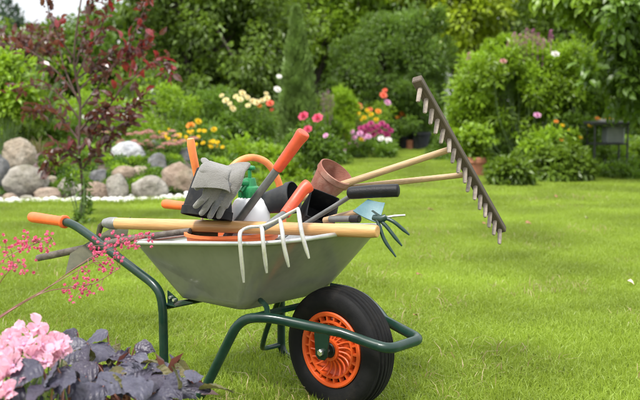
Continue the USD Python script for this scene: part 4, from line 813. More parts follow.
part('blade', sheet((at(131, 217, 3.58), at(70, 254, 3.42)), (at(126, 243, 3.50), at(65, 275, 3.34)), bend=.012, th=.004), 'olive_metal', t, smooth=40)
rod('socket', [ha - hd * .03, ha - hd * .055 + A([0, 0, -.012]), at(97, 240, 3.46)], [.014, .011, .008], 'olive_metal', t)
# dark weathered handle
t = thing('weathered_handle_tool', 'tool with dark weathered handle poking out past the left rim', 'tool', at(100, 245, 3.42))
pd = [at(38, 258, 3.60), at(50, 255.5, 3.565), at(95, 246, 3.44), at(133, 238, 3.36), at(190, 231, 3.24)]
rod('handle', pd, [.0125, .0140, .0135, .012, .011], 'weathered_dark', t)
part('head', sheet((pd[-1] + A([.0, .01, .02]), pd[-1] + A([.10, -.03, .03])), (pd[-1] + A([0, .06, -.10]), pd[-1] + A([.09, .03, -.10])), bend=.01), 'olive_metal', t, smooth=40)
# orange trug with a tall arched handle, standing in the tray
tc = A([*((at(203, 238, 3.22) + at(262, 230, 3.36)) / 2)[:2], .325]); tx = unit(at(283, 205, 3.42)[:2] - at(225, 205, 3.22)[:2]); tx3 = A([tx[0], tx[1], 0]); ty3 = np.cross([0, 0, 1.], tx3)
t = thing('orange_trug', 'orange plastic trug with tall arched handle sitting in the tray', 'trug', tc)
def oval(a, b, z, n=40):
    q = np.arange(n) * 2 * np.pi / n; return tc + a * np.cos(q)[:, None] * tx3 + b * np.sin(q)[:, None] * ty3 + A([0, 0, z])
seq = [oval(.10, .06, .0), oval(.135, .10, .004), oval(.15, .115, .03), oval(.175, .14, .203), oval(.183, .148, .206), oval(.183, .148, .216), oval(.172, .137, .216), oval(.147, .112, .03), oval(.132, .097, .012), oval(.02, .02, .010)]
v = np.vstack(seq); i, j = np.meshgrid(np.arange(len(seq) - 1), np.arange(40), indexing='ij'); i, j = i.ravel(), j.ravel(); k = (j + 1) % 40
m = MB(); m.add(v, np.stack([i * 40 + j, i * 40 + k, (i + 1) * 40 + k, (i + 1) * 40 + j], 1)); m.add(np.vstack([tc[None] + A([[0, 0, .0]]), seq[0]]), [[0, 1 + (q + 1) % 40, 1 + q] for q in range(40)]); m.add(np.vstack([tc[None] + A([[0, 0, .0101]]), seq[-1]]), [[0, 1 + q, 1 + (q + 1) % 40] for q in range(40)])
part('tub', m, 'orange_tub', t, smooth=50)
rod('arched_handle', spline([at(222, 226, 3.30), at(224, 190, 3.30), at(228, 173, 3.31), at(238, 162, 3.33), at(252, 157.5, 3.36), at(267, 163, 3.39), at(277, 178, 3.41), at(281, 195, 3.42), at(283, 222, 3.42)], 5), .0125, 'orange_light', t, n=16)
# far orange-handled tool tip behind the black pot
t = thing('trowel', 'trowel standing upright with pale orange handle behind the black pot', 'trowel', at(200, 215, 3.28))
rod('handle', spline([at(190.5, 139, 3.24), at(192, 150, 3.245), at(196, 170, 3.255), at(199, 190, 3.27)], 4), np.interp(np.linspace(0, 1, 13), [0, .15, .6, 1], [.0125, .0145, .0135, .011]), 'orange_light', t, n=16)
rod('neck', [at(199, 190, 3.27), at(201, 212, 3.28), at(203, 224, 3.29)], .005, 'steel', t); part('blade', sheet((at(196, 224, 3.28), at(211, 224, 3.30)), (at(198, 240, 3.29), at(209, 240, 3.31)), bend=.01), 'steel', t, smooth=40)
# pots
def pot_prof(r0, r1, h, lip, th):
    return [(0, 0), (r0 * .92, 0), (r0, .004), (r1 - lip * .2, h * .82), (r1 + lip, h * .82 + .002), (r1 + lip, h), (r1 + lip - th, h + .0015), (r1 - th, h * .8), (r0 - th, th + .002), (0, th)]
def pot(name, label, base, axis, r0, r1, h, mt, lip=.004, th=.003):
    t = thing(name, label, 'flower pot', base, group='flower pots in the wheelbarrow'); m = MB(); m.lathe(pot_prof(r0, r1, h, lip, th), base, axis, n=48); part('pot_wall', m, mt, t, smooth=40); return t
top_ = at(214, 170, 3.20); bot_ = at(207, 217, 3.19)
pax = unit(bot_ - top_ + A([0, -.02, 0]))
pot('flower_pot', 'black plastic pot upside down under the work gloves', top_, pax, .058, .083, np.linalg.norm(bot_ - top_), 'pot_black')
a_, b_ = at(266, 203, 3.31), at(298, 195.5, 3.29)
pot('flower_pot', 'small dark grey pot lying on its side behind the grey shaft', a_, unit(b_ - a_ + A([0, -.03, 0])), .038, .052, .112, 'pot_grey')
c_ = at(323, 207, 3.20); ax_ = unit(A([.42, -.80, .40])); ux = at(313, 184, 3.20) - c_; ux = unit(ux - ax_ * (ux @ ax_)); uy = np.cross(ax_, ux)
t = thing('square_flower_pot', 'square black plastic pot tipped with its dark mouth towards the viewer', 'flower pot', c_ - ax_ * .11); m = MB(); V = []
for rr_, hh in ((.001, -.115), (.046, -.115), (.064, -.012), (.069, -.011), (.069, .0), (.066, .0015), (.062, -.004), (.045, -.110), (.001, -.110)):
    for q in range(24):
        a = q * 2 * np.pi / 24; w_ = 1 / max(abs(math.cos(a - np.pi / 4)), abs(math.sin(a - np.pi / 4))) ; w_ = min(w_, 1.36) / 1.36; V.append(c_ + ax_ * hh + (ux * math.cos(a) + uy * math.sin(a)) * rr_ * w_ * 1.08)
i_, j_ = np.meshgrid(np.arange(8), np.arange(24), indexing='ij'); i_, j_ = i_.ravel(), j_.ravel(); k_ = (j_ + 1) % 24
m.add(A(V), np.stack([i_ * 24 + j_, i_ * 24 + k_, (i_ + 1) * 24 + k_, (i_ + 1) * 24 + j_], 1)); part('pot_wall', m, 'pot_black', t, smooth=40)
c_ = at(336.5, 171.5, 3.42); ax_ = unit(A([.55, -.36, .78]))
pot('flower_pot', 'tilted terracotta pot rising behind the black pots', c_ - ax_ * .125, ax_, .046, .066, .125, 'terracotta', lip=.003, th=.005)
# garden sprayer
sc = at(250, 215, 3.29); sc[2] = .34
t = thing('sprayer', 'white garden sprayer bottle with green pump top', 'sprayer', sc); zs = lambda py: at(250, py, 3.29)[2] - .34
m = MB(); m.lathe([(0, 0), (.060, 0), (.068, .008), (.0715, .03), (.0715, zs(222)), (.070, zs(214)), (.064, zs(206)), (.053, zs(200)), (.040, zs(197.5)), (.033, zs(196))], sc, n=40); part('bottle', m, 'sprayer_white', t, smooth=60)
m = MB(); m.lathe([(0.0, zs(201)), (.036, zs(201.5)), (.038, zs(200)), (.038, zs(190)), (.034, zs(187)), (.025, zs(185.5)), (.021, zs(180)), (.019, zs(178)), (0, zs(178))], sc, n=24); col = part('cap', m, 'sprayer_green', t, smooth=35)
m = MB()
for k in range(18):
    a = k * 2 * np.pi / 18; m.box(sc + A([.0385 * np.cos(a), .0385 * np.sin(a), zs(195)]), (.004, .004, .030), trimesh.transformations.rotation_matrix(a, [0, 0, 1])[:3, :3])
part('cap_ribs', m, 'sprayer_green', col, smooth=False)
m = MB(); m.tube([sc + A([0, 0, zs(179)]), sc + A([0, 0, zs(170)])], .0065, 12); hx = unit(A([.85, -.5, 0])); m.tube([sc + A([0, 0, zs(168)]) - hx * .022, sc + A([0, 0, zs(168)]) - hx * .018, sc + A([0, 0, zs(167.5)]), sc + A([0, 0, zs(168)]) + hx * .018, sc + A([0, 0, zs(168)]) + hx * .022], [.004, .008, .009, .008, .004], 12); part('pump_handle', m, 'sprayer_green', t)
nd = unit(A([-.55, -.8, .12])); m = MB(); m.tube([sc + A([0, 0, zs(183)]), sc + A([0, 0, zs(183)]) + nd * .05], [.014, .011], 12); m.tube([sc + A([0, 0, zs(184)]) + nd * .02, sc + A([0, 0, zs(192)]) + nd * .05], [.008, .006], 8); part('trigger', m, 'sprayer_green', t)
m = MB(); m.tube([sc + A([0, 0, zs(183)]) + nd * .048, sc + A([0, 0, zs(183)]) + nd * .066], [.008, .006], 12); part('nozzle', m, 'brass', t)
# first orange-gripped tool, shaft running down behind the hoe handle
t = thing('hand_cultivator', 'long orange gripped tool with grey shaft slanting above the pots', 'hand tool', at(237, 222, 3.22))
g0, g1, s1 = at(303.5, 133, 3.10), at(277.5, 169, 3.145), at(236, 224, 3.215)
rod('grip', [g0, g0 + (g1 - g0) * .06, g0 + (g1 - g0) * .2, g0 + (g1 - g0) * .9, g1], [.0225, .0235, .0205, .0185, .0175], 'orange_red', t, n=20)
rod('shaft', [g0 + (g1 - g0) * .9, g1, (g1 + s1) / 2, s1, s1 + unit(s1 - g1) * .06], .0135, 'grey_paint', t, n=16)
e_ = s1 + unit(s1 - g1) * .06
for k in (-1, 0, 1):
    w_ = A([.8, .5, 0]) * .035 * k; rod('tine', spline([e_, e_ + w_ + A([-.02, .01, -.01]), e_ + w_ * 1.3 + A([-.03, .02, -.05]), e_ + w_ * 1.3 + A([-.015, .015, -.09])], 5), np.linspace(.006, .003, 16), 'tine_paint', t, n=8)
# second: the four-tined fork over the rim
t = thing('hand_fork', 'orange gripped fork with four bare steel tines hanging over the tray', 'hand fork', at(266, 231, 2.93))
g0, g1, s1 = at(308.5, 185.5, 3.03), at(285, 214, 2.965), at(263, 228.5, 2.87)
gm = at(303, 190, 3.02)
rod('grip', spline([g0, gm, at(294, 202, 3.0), g1], 5), np.interp(np.linspace(0, 1, 16), [0, .12, .4, 1], [.0225, .0225, .019, .0175]), 'orange_red', t, n=20)
rod('shaft', [at(289, 208.5, 2.975), g1, (g1 + s1) / 2, s1], [.013, .0135, .0125, .009], 'grey_paint', t, n=16)
hb2 = [at(243, 229.5, 2.875), at(250, 227, 2.87), at(262, 226, 2.86), at(275, 221, 2.845), at(289, 213.5, 2.82), at(298.5, 208.5, 2.80)]
rod('head_bar', spline(hb2, 5), .0052, 'tine_paint', t, n=10)
for tp in ([(243.5, 229.5, 2.875), (240.5, 232, 2.848), (239.8, 238, 2.836), (240.8, 252, 2.832), (243.8, 282.5, 2.838)], [(260, 226.3, 2.86), (262, 229, 2.82), (262.8, 238, 2.805), (264, 250, 2.800), (266.8, 273, 2.806)],
           [(280, 219, 2.835), (281, 224, 2.795), (282.3, 232, 2.772), (284, 246, 2.762), (288.8, 267, 2.765)], [(298, 209, 2.80), (299, 214, 2.77), (300.3, 224, 2.750), (303, 238, 2.738), (309, 258.5, 2.735)]):
    C = spline([at(*q) for q in tp], 6); m = MB(); m.tube(C, np.interp(np.linspace(0, 1, len(C)), [0, .3, .9, 1], [.0056, .0067, .0063, .0034]), 10, flat=.8); part('tine', m, 'tine_paint', t, True)
# black-gripped tool
t = thing('hand_trowel', 'hand tool with thick black rubber grip bent off its grey shaft', 'hand tool', at(330, 210, 3.05))
m = MB(); C = spline([at(348, 193.2, 3.07), at(356, 192.6, 3.06), at(375, 191.3, 3.04), at(393, 190.6, 3.02), at(399.5, 190.4, 3.015)], 5); m.tube(C, np.interp(np.linspace(0, 1, len(C)), [0, .03, .12, .5, .9, .97, 1], [.013, .0195, .0215, .0225, .0222, .020, .013]), 20, flat=.95); part('grip', m, 'rubber_grip', t, True)
rod('shaft', spline([at(362, 191, 3.06), at(350, 196.5, 3.07), at(338, 204, 3.09), at(306, 223.5, 3.14), at(296, 230, 3.16)], 5), .0105, 'grey_paint', t, n=12, flat=.75)
part('blade', sheet((at(300, 226, 3.15), at(290, 231, 3.22)), (at(282, 240, 3.16), at(274, 244, 3.22)), bend=.012), 'grey_paint', t, smooth=40)
# combination hand hoe: teal blade and three dark green prongs
hx0, hx1 = at(376, 212, 3.02), at(322, 221, 3.16)
wood('wood_small', (.20, .12, .06), (.44, .30, .17), hx1 - hx0, rough=.55)
t = thing('hand_hoe', 'small hand hoe with teal blade and three dark green prongs', 'hand hoe', hx0)
rod('handle', [at(378, 208.5, 3.03), at(360, 211.5, 3.07), at(325, 221, 3.16)], [.010, .012, .013], 'wood_small', t)
m = MB(); e0 = sheet((at(368, 199.5, 3.04), at(385, 203, 3.01)), (at(353, 211, 3.0), at(379, 223, 2.965)), bend=.006, th=.003); bl_ = part('blade', e0, 'teal', t, smooth=40)
sl = A(at(378, 214, 2.985)); part('slot', sheet((at(371, 211, 2.978), at(373, 210, 2.978)), (at(379, 217, 2.968), at(381, 215.5, 2.968)), th=.002), 'dark_green_metal', bl_, smooth=False)
rod('socket', [at(374, 218, 2.985), at(382, 219, 2.965), at(386, 217, 2.965)], [.011, .0125, .010], 'dark_green_metal', t)
rod('rear_edge', [at(384, 217.5, 2.975), at(395, 215.8, 2.97), at(405, 215.2, 2.965)], [.0085, .0085, .007], 'tine_paint', t, flat=.45)
for pr in ([(377, 220, 2.97), (380, 228, 2.96), (385, 241, 2.95), (396, 257, 2.94)], [(381, 221, 2.965), (387, 227, 2.955), (394, 236, 2.945), (402, 246, 2.94)], [(386, 218, 2.965), (394, 222, 2.95), (402, 228.5, 2.945), (409.5, 235, 2.94)]):
    C = spline([at(*q) for q in pr], 6); m = MB(); m.tube(C, np.interp(np.linspace(0, 1, len(C)), [0, .75, 1], [.0060, .0058, .0025]), 10); part('prong', m, 'dark_green_metal', t, True)
# grey tool socket lying beside it
t = thing('metal_ferrule_tool', 'short grey metal tool shaft lying on the rim beside the teal blade', 'hand tool', at(344, 219, 3.06))
rod('shaft', [at(330, 219, 3.1), at(352, 219, 3.05)], .0105, 'grey_paint', t); rod('knob', [at(351, 219, 3.05), at(359, 219, 3.03)], [.0125, .0125], 'black_plastic', t)
# work gloves
def hull_chain(J):
    out = None
    for (a, ra), (b, rb) in zip(J[:-1], J[1:]):
        s1_ = manifold3d.Manifold.sphere(ra, 16).translate(tuple(map(float, a))); s2_ = manifold3d.Manifold.sphere(rb, 16).translate(tuple(map(float, b)))
        h = manifold3d.Manifold.batch_hull([s1_, s2_]); out = h if out is None else out + h
    return out
def glove(seed, spread=1.0):
    """A slack glove: x runs from the cuff to the finger tips, y across, z the thickness."""
    g = np.random.default_rng(seed); S = lambda p, r: manifold3d.Manifold.sphere(r, 16).translate(tuple(p))
    palm = manifold3d.Manifold.batch_hull([S((.085, -.036, 0), .014), S((.085, .034, 0), .014), S((.165, -.043, 0), .013), S((.165, .041, 0), .013)])
    wrist = manifold3d.Manifold.batch_hull([S((.055, -.040, 0), .015), S((.055, .040, 0), .015), S((.095, -.036, 0), .014), S((.095, .036, 0), .014)])
    m = palm + wrist
    for y, L, a in ((-.036, .060, -.16), (-.0125, .072, -.05), (.0115, .068, .06), (.034, .054, .18)):
        a *= spread; x0 = .160
        J = [((x0, y, 0), .0125), ((x0 + L * .5 * math.cos(a), y + L * .5 * math.sin(a), g.normal(0, .004)), .0122), ((x0 + L * math.cos(a), y + L * math.sin(a), -.008 + g.normal(0, .004)), .0105)]
        m = m + hull_chain(J)
    m = m + hull_chain([((.10, -.036, 0), .015), ((.135, -.066, -.004), .0135), ((.165, -.078, -.010), .0115)])
    tm_ = m.refine_to_length(.007).to_mesh(); t_ = trimesh.Trimesh(tm_.vert_properties[:, :3], tm_.tri_verts); trimesh.smoothing.filter_taubin(t_, iterations=12)
    v = A(t_.vertices); v = v + (meshkit.fbm(v * 42 + seed, 3, seed)[:, None] - .5) * A([.004, .004, .008])
    q = np.arange(36) * 2 * np.pi / 36; seqs = []                       # open cuff, flared, thin
    for x, w_, h_ in ((.078, .042, .013), (.05, .047, .016), (.02, .053, .020), (.0, .057, .024), (-.002, .0565, .0235), (-.002, .0535, .0205), (.0, .053, .020), (.05, .043, .012)):
        wob = 1 + .10 * np.sin(q * 3 + seed) * (.08 - x) / .08
        seqs.append(np.column_stack([np.full(36, x) + .004 * np.sin(q * 2 + seed), w_ * np.cos(q), h_ * np.sin(q) * wob]))
    vv = np.vstack(seqs); i, j = np.meshgrid(np.arange(7), np.arange(36), indexing='ij'); i, j = i.ravel(), j.ravel(); k = (j + 1) % 36
    return v, A(t_.faces), vv, np.stack([i * 36 + j, i * 36 + k, (i + 1) * 36 + k, (i + 1) * 36 + j], 1)[:, ::-1]
def drape(v, C, side):
    C = spline(C, 10); s = np.concatenate([[0], np.cumsum(np.linalg.norm(np.diff(C, axis=0), axis=1))]); T = unit(np.gradient(C, axis=0))
    x = np.clip(v[:, 0], -.02, s[-1] * 1.05); P = np.stack([np.interp(x, s, C[:, k]) for k in range(3)], 1) + (np.minimum(v[:, 0], 0))[:, None] * T[0]
    over = np.maximum(v[:, 0] - s[-1], 0); P += over[:, None] * T[-1]
    t_ = unit(np.stack([np.interp(x, s, T[:, k]) for k in range(3)], 1)); sd = A(side, float); sd = unit(sd - t_ * (t_ @ sd)[:, None]); nn = np.cross(t_, sd)
    return P + sd * v[:, 1:2] + nn * v[:, 2:3]
for lab, C, side_, sd, dark in (
    ('grey work glove hanging fingers down over the black pot', [at(233, 170, 3.16), at(230, 177, 3.10), at(225, 186, 3.08), at(218, 196, 3.072), at(211, 207, 3.065), at(206, 216, 3.06)], (.85, .30, .42), 3, True),
    ('grey work glove lying on top with its open cuff facing left', [at(211, 189, 3.045), at(212, 180, 3.055), at(215, 171, 3.085), at(221, 167.5, 3.14), at(228, 171, 3.20), at(233, 182, 3.25), at(236, 200, 3.27)], (.93, .22, -.28), 4, False)):
    t = thing('work_glove', lab, 'glove', C[2], group='work gloves on the black pot'); v, f, cv, cf = glove(sd)
    v = v * A([.93, .93, .78]); cv = cv * A([.93, 1.12, .80])
    part('hand', (drape(v, C, side_), f), 'glove_canvas', t, True); part('cuff', (drape(cv, C, side_), cf), 'glove_canvas', t, 50)
    if dark:
        sel = (v[:, 2] > .003) & (v[:, 0] > .085) & (v[:, 0] < .225) & (v[:, 1] > -.004) & (v[:, 1] < .020); keep = sel[f].all(1)
        vv = drape(v + A([0, 0, .0016]), C, side_); u, inv = np.unique(f[keep], return_inverse=True); part('palm_pad', (vv[u], inv.reshape(-1, 3)), 'glove_dark', t, True)
# ---------------------------------------------------------------- wooden hay rake
r0, r1 = at(416.5, 78.5, 3.12), at(502, 230.5, 3.52); rd = unit(r1 - r0); mid = (r0 + r1) / 2
camr = A([1., 0, 0]); camu = A([0, math.sin(PITCH), math.cos(PITCH)]); camb = A([0, -math.cos(PITCH), math.sin(PITCH)])
td = -.2 * camr - .98 * camu + .85 * camb; td = unit(td - rd * (td @ rd)); sd_ = unit(np.cross(rd, td))
if sd_ @ A([1., 0, 0]) > 0: sd_ = -sd_
wood('wood_rake', (.034, .025, .018), (.105, .078, .055), rd, rough=.75); wood('wood_pole', (.24, .155, .075), (.43, .30, .165), sd_, rough=.6)
solid('wood_tooth', (.13, .105, .080), (.235, .195, .155), scale=40, rough=.7, bump=.2)
t = thing('wooden_rake', 'wooden hay rake with split handle, its toothed head in the air', 'rake', mid)
m = MB(); m.box(mid, (np.linalg.norm(r1 - r0), .034, .027), np.stack([rd, sd_, np.cross(rd, sd_)], 1), bevel=.003); head = part('head_beam', m, 'wood_rake', t, smooth=False)
for k in range(16):
    q = r0 + (r1 - r0) * (.042 + .93 * k / 15); m = MB(); gl = np.random.default_rng(300 + k); e = unit(td + gl.normal(size=3) * .04)
    m.tube([q - e * .012, q + e * .05, q + e * .079, q + e * .083], [.0076, .0076, .0068, .0045], 8, flat=.65); part('tooth', m, 'wood_tooth', t, 40)
join = at(326, 190, 3.44)
pa, pb_ = at(446.5, 150.5, 3.28), at(460.5, 175.2, 3.345)
rod('handle', [at(250, 216, 3.50), join + (at(250, 216, 3.5) - join) * .2, join, (join + pa) / 2, pa + unit(pa - join) * .01], [.0135, .0135, .0135, .0125, .0115], 'wood_pole', t)
m = MB(); ja = join + (pb_ - join) * .02; dv = unit(pb_ - ja); pq = spline([ja, (ja + pb_) / 2, pb_ + dv * .008], 4); m.tube(pq, np.interp(np.linspace(0, 1, 9), [0, .4, 1], [.011, .0135, .0125]), 12, flat=.8); part('handle_fork', m, 'wood_pole', t, True)

# ---------------------------------------------------------------- foreground plants, lower left
def big_leaf(L, wr, g, cup=.25, wav=.05):
    """A broad ribbed leaf: x along the midrib, y across."""
    nu, nv = 21, 15; V = []; ph = g.random() * 6.3; ribs = 5.5 + 1.5 * g.random()
    for u in np.linspace(0, 1, nu):
        w = wr * (np.sin(np.pi * min(u * 1.02, 1) ** .72) ** .8 * (1 - .25 * u ** 3) + .015)
        for q in np.linspace(-1, 1, nv):
            a = abs(q); rib = .030 * math.cos(2 * math.pi * (u * ribs - a * 1.3)) * min(1, a * 4) * (1 - .4 * a) - .03 * math.exp(-(a / .12) ** 2)
            V.append((u + .02 * math.sin(q * 6 + ph) * u, q * w * .5 * (1 + .05 * math.sin(u * 17 + ph) * a), cup * a ** 1.6 * w * .5 - .36 * u * u + rib + wav * math.sin(u * 7 + q * 2 + ph) * q * q))
    V = A(V)
    id_ = np.arange(nu * nv).reshape(nu, nv); return V * L, np.stack([id_[:-1, :-1].ravel(), id_[1:, :-1].ravel(), id_[1:, 1:].ravel(), id_[:-1, 1:].ravel()], 1)
def place(V, pos, d, n):
    d = unit(d); s = unit(np.cross(n, d)); n = np.cross(d, s); return A(pos) + V[:, :1] * d + V[:, 1:2] * s + V[:, 2:3] * n
g = np.random.default_rng(170); Yp = 2.28
pb0 = W(118, 430, Yp, 0); t = thing('purple_leaved_plant', 'plant with broad crinkled grey purple leaves in the lower left foreground', 'plant', pb0)
sm = MB()
spots = [(70, 365, 2.30, .090), (52, 378, 2.22, .085), (78, 384, 2.2, .095), (100, 360, 2.36, .10), (92, 352, 2.42, .08), (118, 376, 2.26, .08), (135, 368, 2.34, .07), (150, 384, 2.22, .085), (168, 388, 2.2, .08), (183, 392, 2.26, .07), (160, 370, 2.36, .075), (112, 392, 2.15, .10), (60, 396, 2.12, .10), (35, 390, 2.15, .09), (140, 398, 2.12, .09), (88, 398, 2.1, .09), (128, 356, 2.46, .06), (145, 362, 2.42, .06), (175, 378, 2.38, .06), (195, 396, 2.28, .06), (46, 366, 2.34, .07), (105, 372, 2.3, .085), (66, 352, 2.44, .06), (120, 388, 2.2, .08), (20, 396, 2.2, .08), (158, 396, 2.16, .08), (75, 392, 2.14, .09), (130, 386, 2.2, .08), (26, 386, 1.98, .08), (46, 381, 2.0, .08), (8, 398, 1.94, .08), (62, 374, 2.06, .075), (40, 396, 1.94, .085), (60, 388, 1.98, .08)]
for k, (px, py, Y, L) in enumerate(spots):
    c = at(px, py, Y); o = c - (pb0 + A([0, .06, c[2]])); o[2] = 0; d = unit(unit(o + A([0, -.08, 0])) * .9 + A([0, -.35, -.15]) + g.normal(size=3) * A([.45, .3, .2])); n_ = A([0, -.55, 1.0]) + g.normal(size=3) * .42; c = c + A([0, 0, .018 + .018 * g.normal()])
    L *= 1.08 ; V, f = big_leaf(L * (.85 + .3 * g.random()), .74, g, -.20 + .5 * g.random() * (k % 4 == 0)); P_ = place(V, c - d * L * .5, d, n_)
    part('leaf', (P_, f), ['crinkle_a', 'crinkle_b', 'crinkle_c', 'crinkle_a', 'crinkle_b'][k % 5], t, True)
    limb(sm, c - d * L * .62 - A([0, 0, .07]), c - d * L * .48, .0028, .002, g, n=6)
for k, (px, py, Y) in enumerate([(78, 348, 2.42), (122, 352, 2.44), (60, 362, 2.36), (112, 366, 2.36), (142, 372, 2.36), (156, 378, 2.3), (176, 370, 2.4), (190, 384, 2.34), (200, 398, 2.24), (88, 374, 2.26), (104, 386, 2.2), (130, 380, 2.25), (164, 382, 2.28), (48, 384, 2.24), (116, 358, 2.42), (134, 394, 2.16), (70, 374, 2.26), (180, 398, 2.2), (212, 400, 2.25), (98, 366, 2.33)]):
    c = at(px, py, Y); d = unit(g.normal(size=3) * A([1, .6, .35]) + A([0, 0, .35])); V, f = big_leaf(.055 + .03 * g.random(), .46, g, .4); part('leaf', (place(V, c + A([0, -.02, .028]), d, A([0, -.5, 1]) + g.normal(size=3) * .4), f), 'crinkle_bronze' if k % 3 else 'crinkle_c', t, True, label='small bronze green young leaf' if k % 3 else None)
m = MB(); crown(m, pb0 + A([0, .02, .19]), (.24, .15, .12), 320, 40, .06, .55, g, OVAL); part('inner_leaves', m, 'leaf_purple', t, smooth=False, kind='stuff')
for k in range(6): sm.tube(spline([pb0 + A([g.normal(0, .05), g.normal(0, .04), -.02]), pb0 + A([g.normal(0, .06), g.normal(0, .04), .14]), pb0 + A([g.normal(0, .1), g.normal(0, .06), .3])], 5), np.linspace(.007, .004, 11), 8)
part('stem', sm, 'stem_red', t, kind='stuff')
# pink flowers at the lower left corner
g = np.random.default_rng(180); fb = W(20, 430, 2.08, 0); t = thing('pink_flowering_plant', 'plant with clusters of pale pink flowers in the lower left corner', 'flowering plant', fb)
sm = MB()
def petal(L, w, g):
    nu, nv = 7, 7; V = []; ph = g.random() * 6.3
    for u in np.linspace(0, 1, nu):
        ww = w * (.18 + .82 * math.sin(min(1, u * 1.15) * np.pi * .5) ** 1.0) * (1 - .55 * max(0, u - .75) / .25)
        for s in np.linspace(-1, 1, nv): V.append((u, s * ww * .5, .30 * u * u - .12 * s * s + (.05 + .09 * u) * math.sin(u * 6 + s * 4.5 + ph)))
    id_ = np.arange(nu * nv).reshape(nu, nv); return A(V) * L, np.stack([id_[:-1, :-1].ravel(), id_[1:, :-1].ravel(), id_[1:, 1:].ravel(), id_[:-1, 1:].ravel()], 1)
for k, (px, py, Y, r) in enumerate([(10, 338, 2.36, .030), (37, 330, 2.4, .038), (45, 334, 2.36, .034), (24, 345, 2.3, .030), (61, 344, 2.36, .032), (50, 352, 2.3, .032), (33, 358, 2.28, .034), (8, 358, 2.26, .034), (4, 376, 2.2, .034), (20, 372, 2.24, .034), (46, 362, 2.26, .026), (12, 390, 2.16, .032), (-6, 346, 2.3, .034), (57, 360, 2.32, .024), (28, 338, 2.4, .030), (-4, 364, 2.24, .034), (2, 396, 2.14, .030), (16, 352, 2.3, .03), (30, 350, 2.33, .03), (42, 345, 2.3, .03), (52, 340, 2.36, .03), (18, 332, 2.42, .028), (3, 348, 2.34, .03), (14, 366, 2.22, .03), (36, 368, 2.25, .026), (63, 352, 2.34, .024), (-2, 386, 2.18, .03), (22, 384, 2.2, .028)]):
    Y *= .90; r *= .80; c = at(px, py, Y); F = unit(A([g.normal(0, .55), -.6 + g.normal(0, .25), .6])); X = unit(np.cross(F, [.1, 0, 1.])); Y_ = np.cross(F, X)
    m = MB(); m.lathe([(0, .005), (.0035, .003), (.004, 0), (0, -.004)], c + F * .002, F, n=10); bpart = part('bloom', m, 'bloom_pale', t)
    for q in range(5):
        a = q * 2 * np.pi / 5 + g.normal(0, .12); o = math.cos(a) * X + math.sin(a) * Y_; V, f = petal(r * (.75 + .5 * g.random()), 1.15, g)
        part('petal', (place(V, c + o * .002 - F * .001 * (q % 2), o + F * (.1 + .7 * g.random()), F + g.normal(size=3) * .3), f), 'bloom_rose', bpart, True)
    limb(sm, fb + A([g.normal(0, .04), g.normal(0, .03), .18]), c - F * .004, .003, .0018, g, n=6)
m = MB(); crown(m, fb + A([-.05, .05, .24]), (.12, .10, .12), 190, 26, .042, .6, g, OVAL); part('foliage', m, 'leaf_light', t, smooth=False)
for k in range(5): sm.tube(spline([fb + A([g.normal(0, .04), g.normal(0, .03), -.02]), fb + A([g.normal(0, .05), g.normal(0, .04), .12]), fb + A([g.normal(0, .08), g.normal(0, .05), .26])], 4), np.linspace(.006, .003, 9), 8)
part('stem', sm, 'stem_green', t)
t = thing('dark_spike_plant', 'dark slender leafy spike standing before the pink flowers at the left', 'plant', W(13, 440, 2.0, 0)); g = np.random.default_rng(185); m = MB(); q0, q1 = W(12, 440, 2.0, 0), at(14, 347, 2.0)
m.tube([q0, (q0 + q1) / 2, q1], [.003, .0025, .001], 6); part('stem', m, 'stem_red', t); m = MB(); u = g.random(90) ** .8; pp = q0 + (q1 - q0) * (.55 + .45 * u)[:, None]; a = g.random(90) * 6.28
m.add(*leaves(pp, np.column_stack([np.cos(a), np.sin(a), .6 + 0 * a]), np.tile([0, 0, 1.], (90, 1)) + .4 * g.normal(size=(90, 3)), .016 * (1.25 - u), .55, OVAL)); part('foliage', m, 'crinkle_c', t, smooth=False)
# coral bells: fine stems carrying many small pink bells
g = np.random.default_rng(190); cb0 = W(-70, 430, 2.45, 0); t = thing('coral_bells', 'airy sprays of tiny coral pink flowers in front of the handle', 'flowering plant', cb0)
sprays = [([(-60, 360), (0, 316), (40, 292), (75, 272), (93, 262)], [(93, 262), (84, 270), (78, 277), (88, 280), (98, 256), (70, 283), (108, 258), (104, 265), (112, 270)], 2.5),
          ([(-60, 361), (0, 317), (42, 292), (72, 270), (108, 248), (146, 236)], [(140, 238), (131, 240), (122, 241), (146, 236), (113, 240), (128, 246), (134, 247), (120, 250), (148, 240), (108, 246), (100, 242), (93, 247), (118, 236)], 2.5),
          ([(-70, 370), (-40, 300), (0, 262), (30, 246), (52, 238)], [(25, 240), (33, 238), (18, 243), (45, 238), (52, 240), (30, 248), (22, 250), (40, 250), (48, 246), (14, 246), (27, 234), (47, 233)], 2.42),
          ([(-60, 400), (-30, 330), (-5, 290), (8, 272), (20, 262)], [(3, 266), (10, 268), (20, 266), (15, 272), (24, 270), (-4, 262), (5, 240), (0, 248), (12, 262)], 2.38),
          ([(-60, 362), (0, 318), (40, 294), (66, 288), (92, 284), (120, 268)], [(105, 252), (112, 266), (116, 258), (100, 290), (92, 284), (84, 292), (74, 297), (80, 286), (68, 290)], 2.46)]
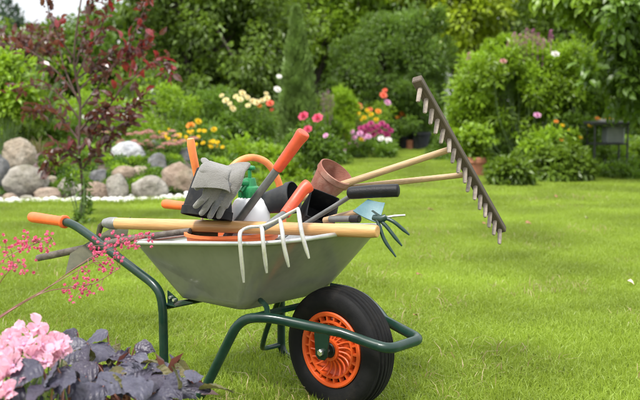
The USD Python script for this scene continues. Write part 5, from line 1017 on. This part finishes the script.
for pts, heads, Y in sprays:
    C = spline([cb0 + A([g.normal(0, .02), g.normal(0, .02), 0])] + [at(a, b, Y + g.normal(0, .015)) for a, b in pts], 7); m = MB(); m.tube(C, np.linspace(.0019, .0010, len(C)), 6); fl = MB()
    for px, py in heads:
        c = at(px + g.normal(0, 1), py + g.normal(0, 1), Y + g.normal(0, .03)); q = C[np.argmin(np.linalg.norm(C[5:] - c - A([.02, 0, .01]), axis=1)) + 5]; limb(m, q, c, .0010, .0007, g, .12, 5)
        for r in range(5):
            cc = c + g.normal(size=3) * A([.010, .014, .0085]); dn = unit(g.normal(size=3) + A([0, 0, -.5])); X = unit(np.cross(dn, [.3, .2, 1])); Y2 = np.cross(dn, X); a = np.arange(5) * 2 * np.pi / 5
            o = np.cos(a)[:, None] * X + np.sin(a)[:, None] * Y2; fl.add(*leaves(np.tile(cc, (5, 1)), dn * .9 + o * .55, o, .0075, .75, PETAL))
    s_ = part('flower_stem', m, 'stem_red', t); part('flowers', fl, 'bloom_coralbell', s_, smooth=False, kind='stuff')
m = MB(); crown(m, cb0 + A([0, 0, .12]), (.22, .2, .10), 220, 24, .07, .9, g, OVAL); part('foliage', m, 'leaf_mid', t, smooth=False)

# ---------------------------------------------------------------- fallen leaves on the lawn
g = np.random.default_rng(195)
for px, py, L, mt, lab in [(428, 214, .05, 'dry_leaf', 'brown fallen leaf on the lawn below the rake handle'), (482, 229, .045, 'dry_leaf', 'dark fallen leaf on the lawn left of the rake tip'), (525, 228, .055, 'dry_leaf', 'reddish fallen leaf on the lawn right of the rake tip'), (627, 289, .045, 'pale_leaf', 'pale fallen petal on the lawn near the right edge'), (586, 223, .05, 'pale_leaf', 'pale fallen leaf on the lawn at the right'), (414, 325, .028, 'dry_leaf', 'small brown leaf on the grass right of the front frame'), (416, 282, .03, 'dry_leaf', 'tiny brown leaf on the grass right of the tyre'), (554, 200, .05, 'dry_leaf', 'brown fallen leaf on the lawn below the dark leafy clumps')]:
    c = ground_at(px, py) + A([0, 0, .045]); V, f = big_leaf(L, .6, g, .5); p = usdkit.mesh(stage, numbered('/World/fallen_leaf'), (place(V, c, A([1, g.normal(), .1]), A([0, -.3, 1]) + g.normal(size=3) * .2), f), MATS[mt], True).GetPrim(); put(p, label=lab, category='leaf', group='fallen leaves on the lawn')
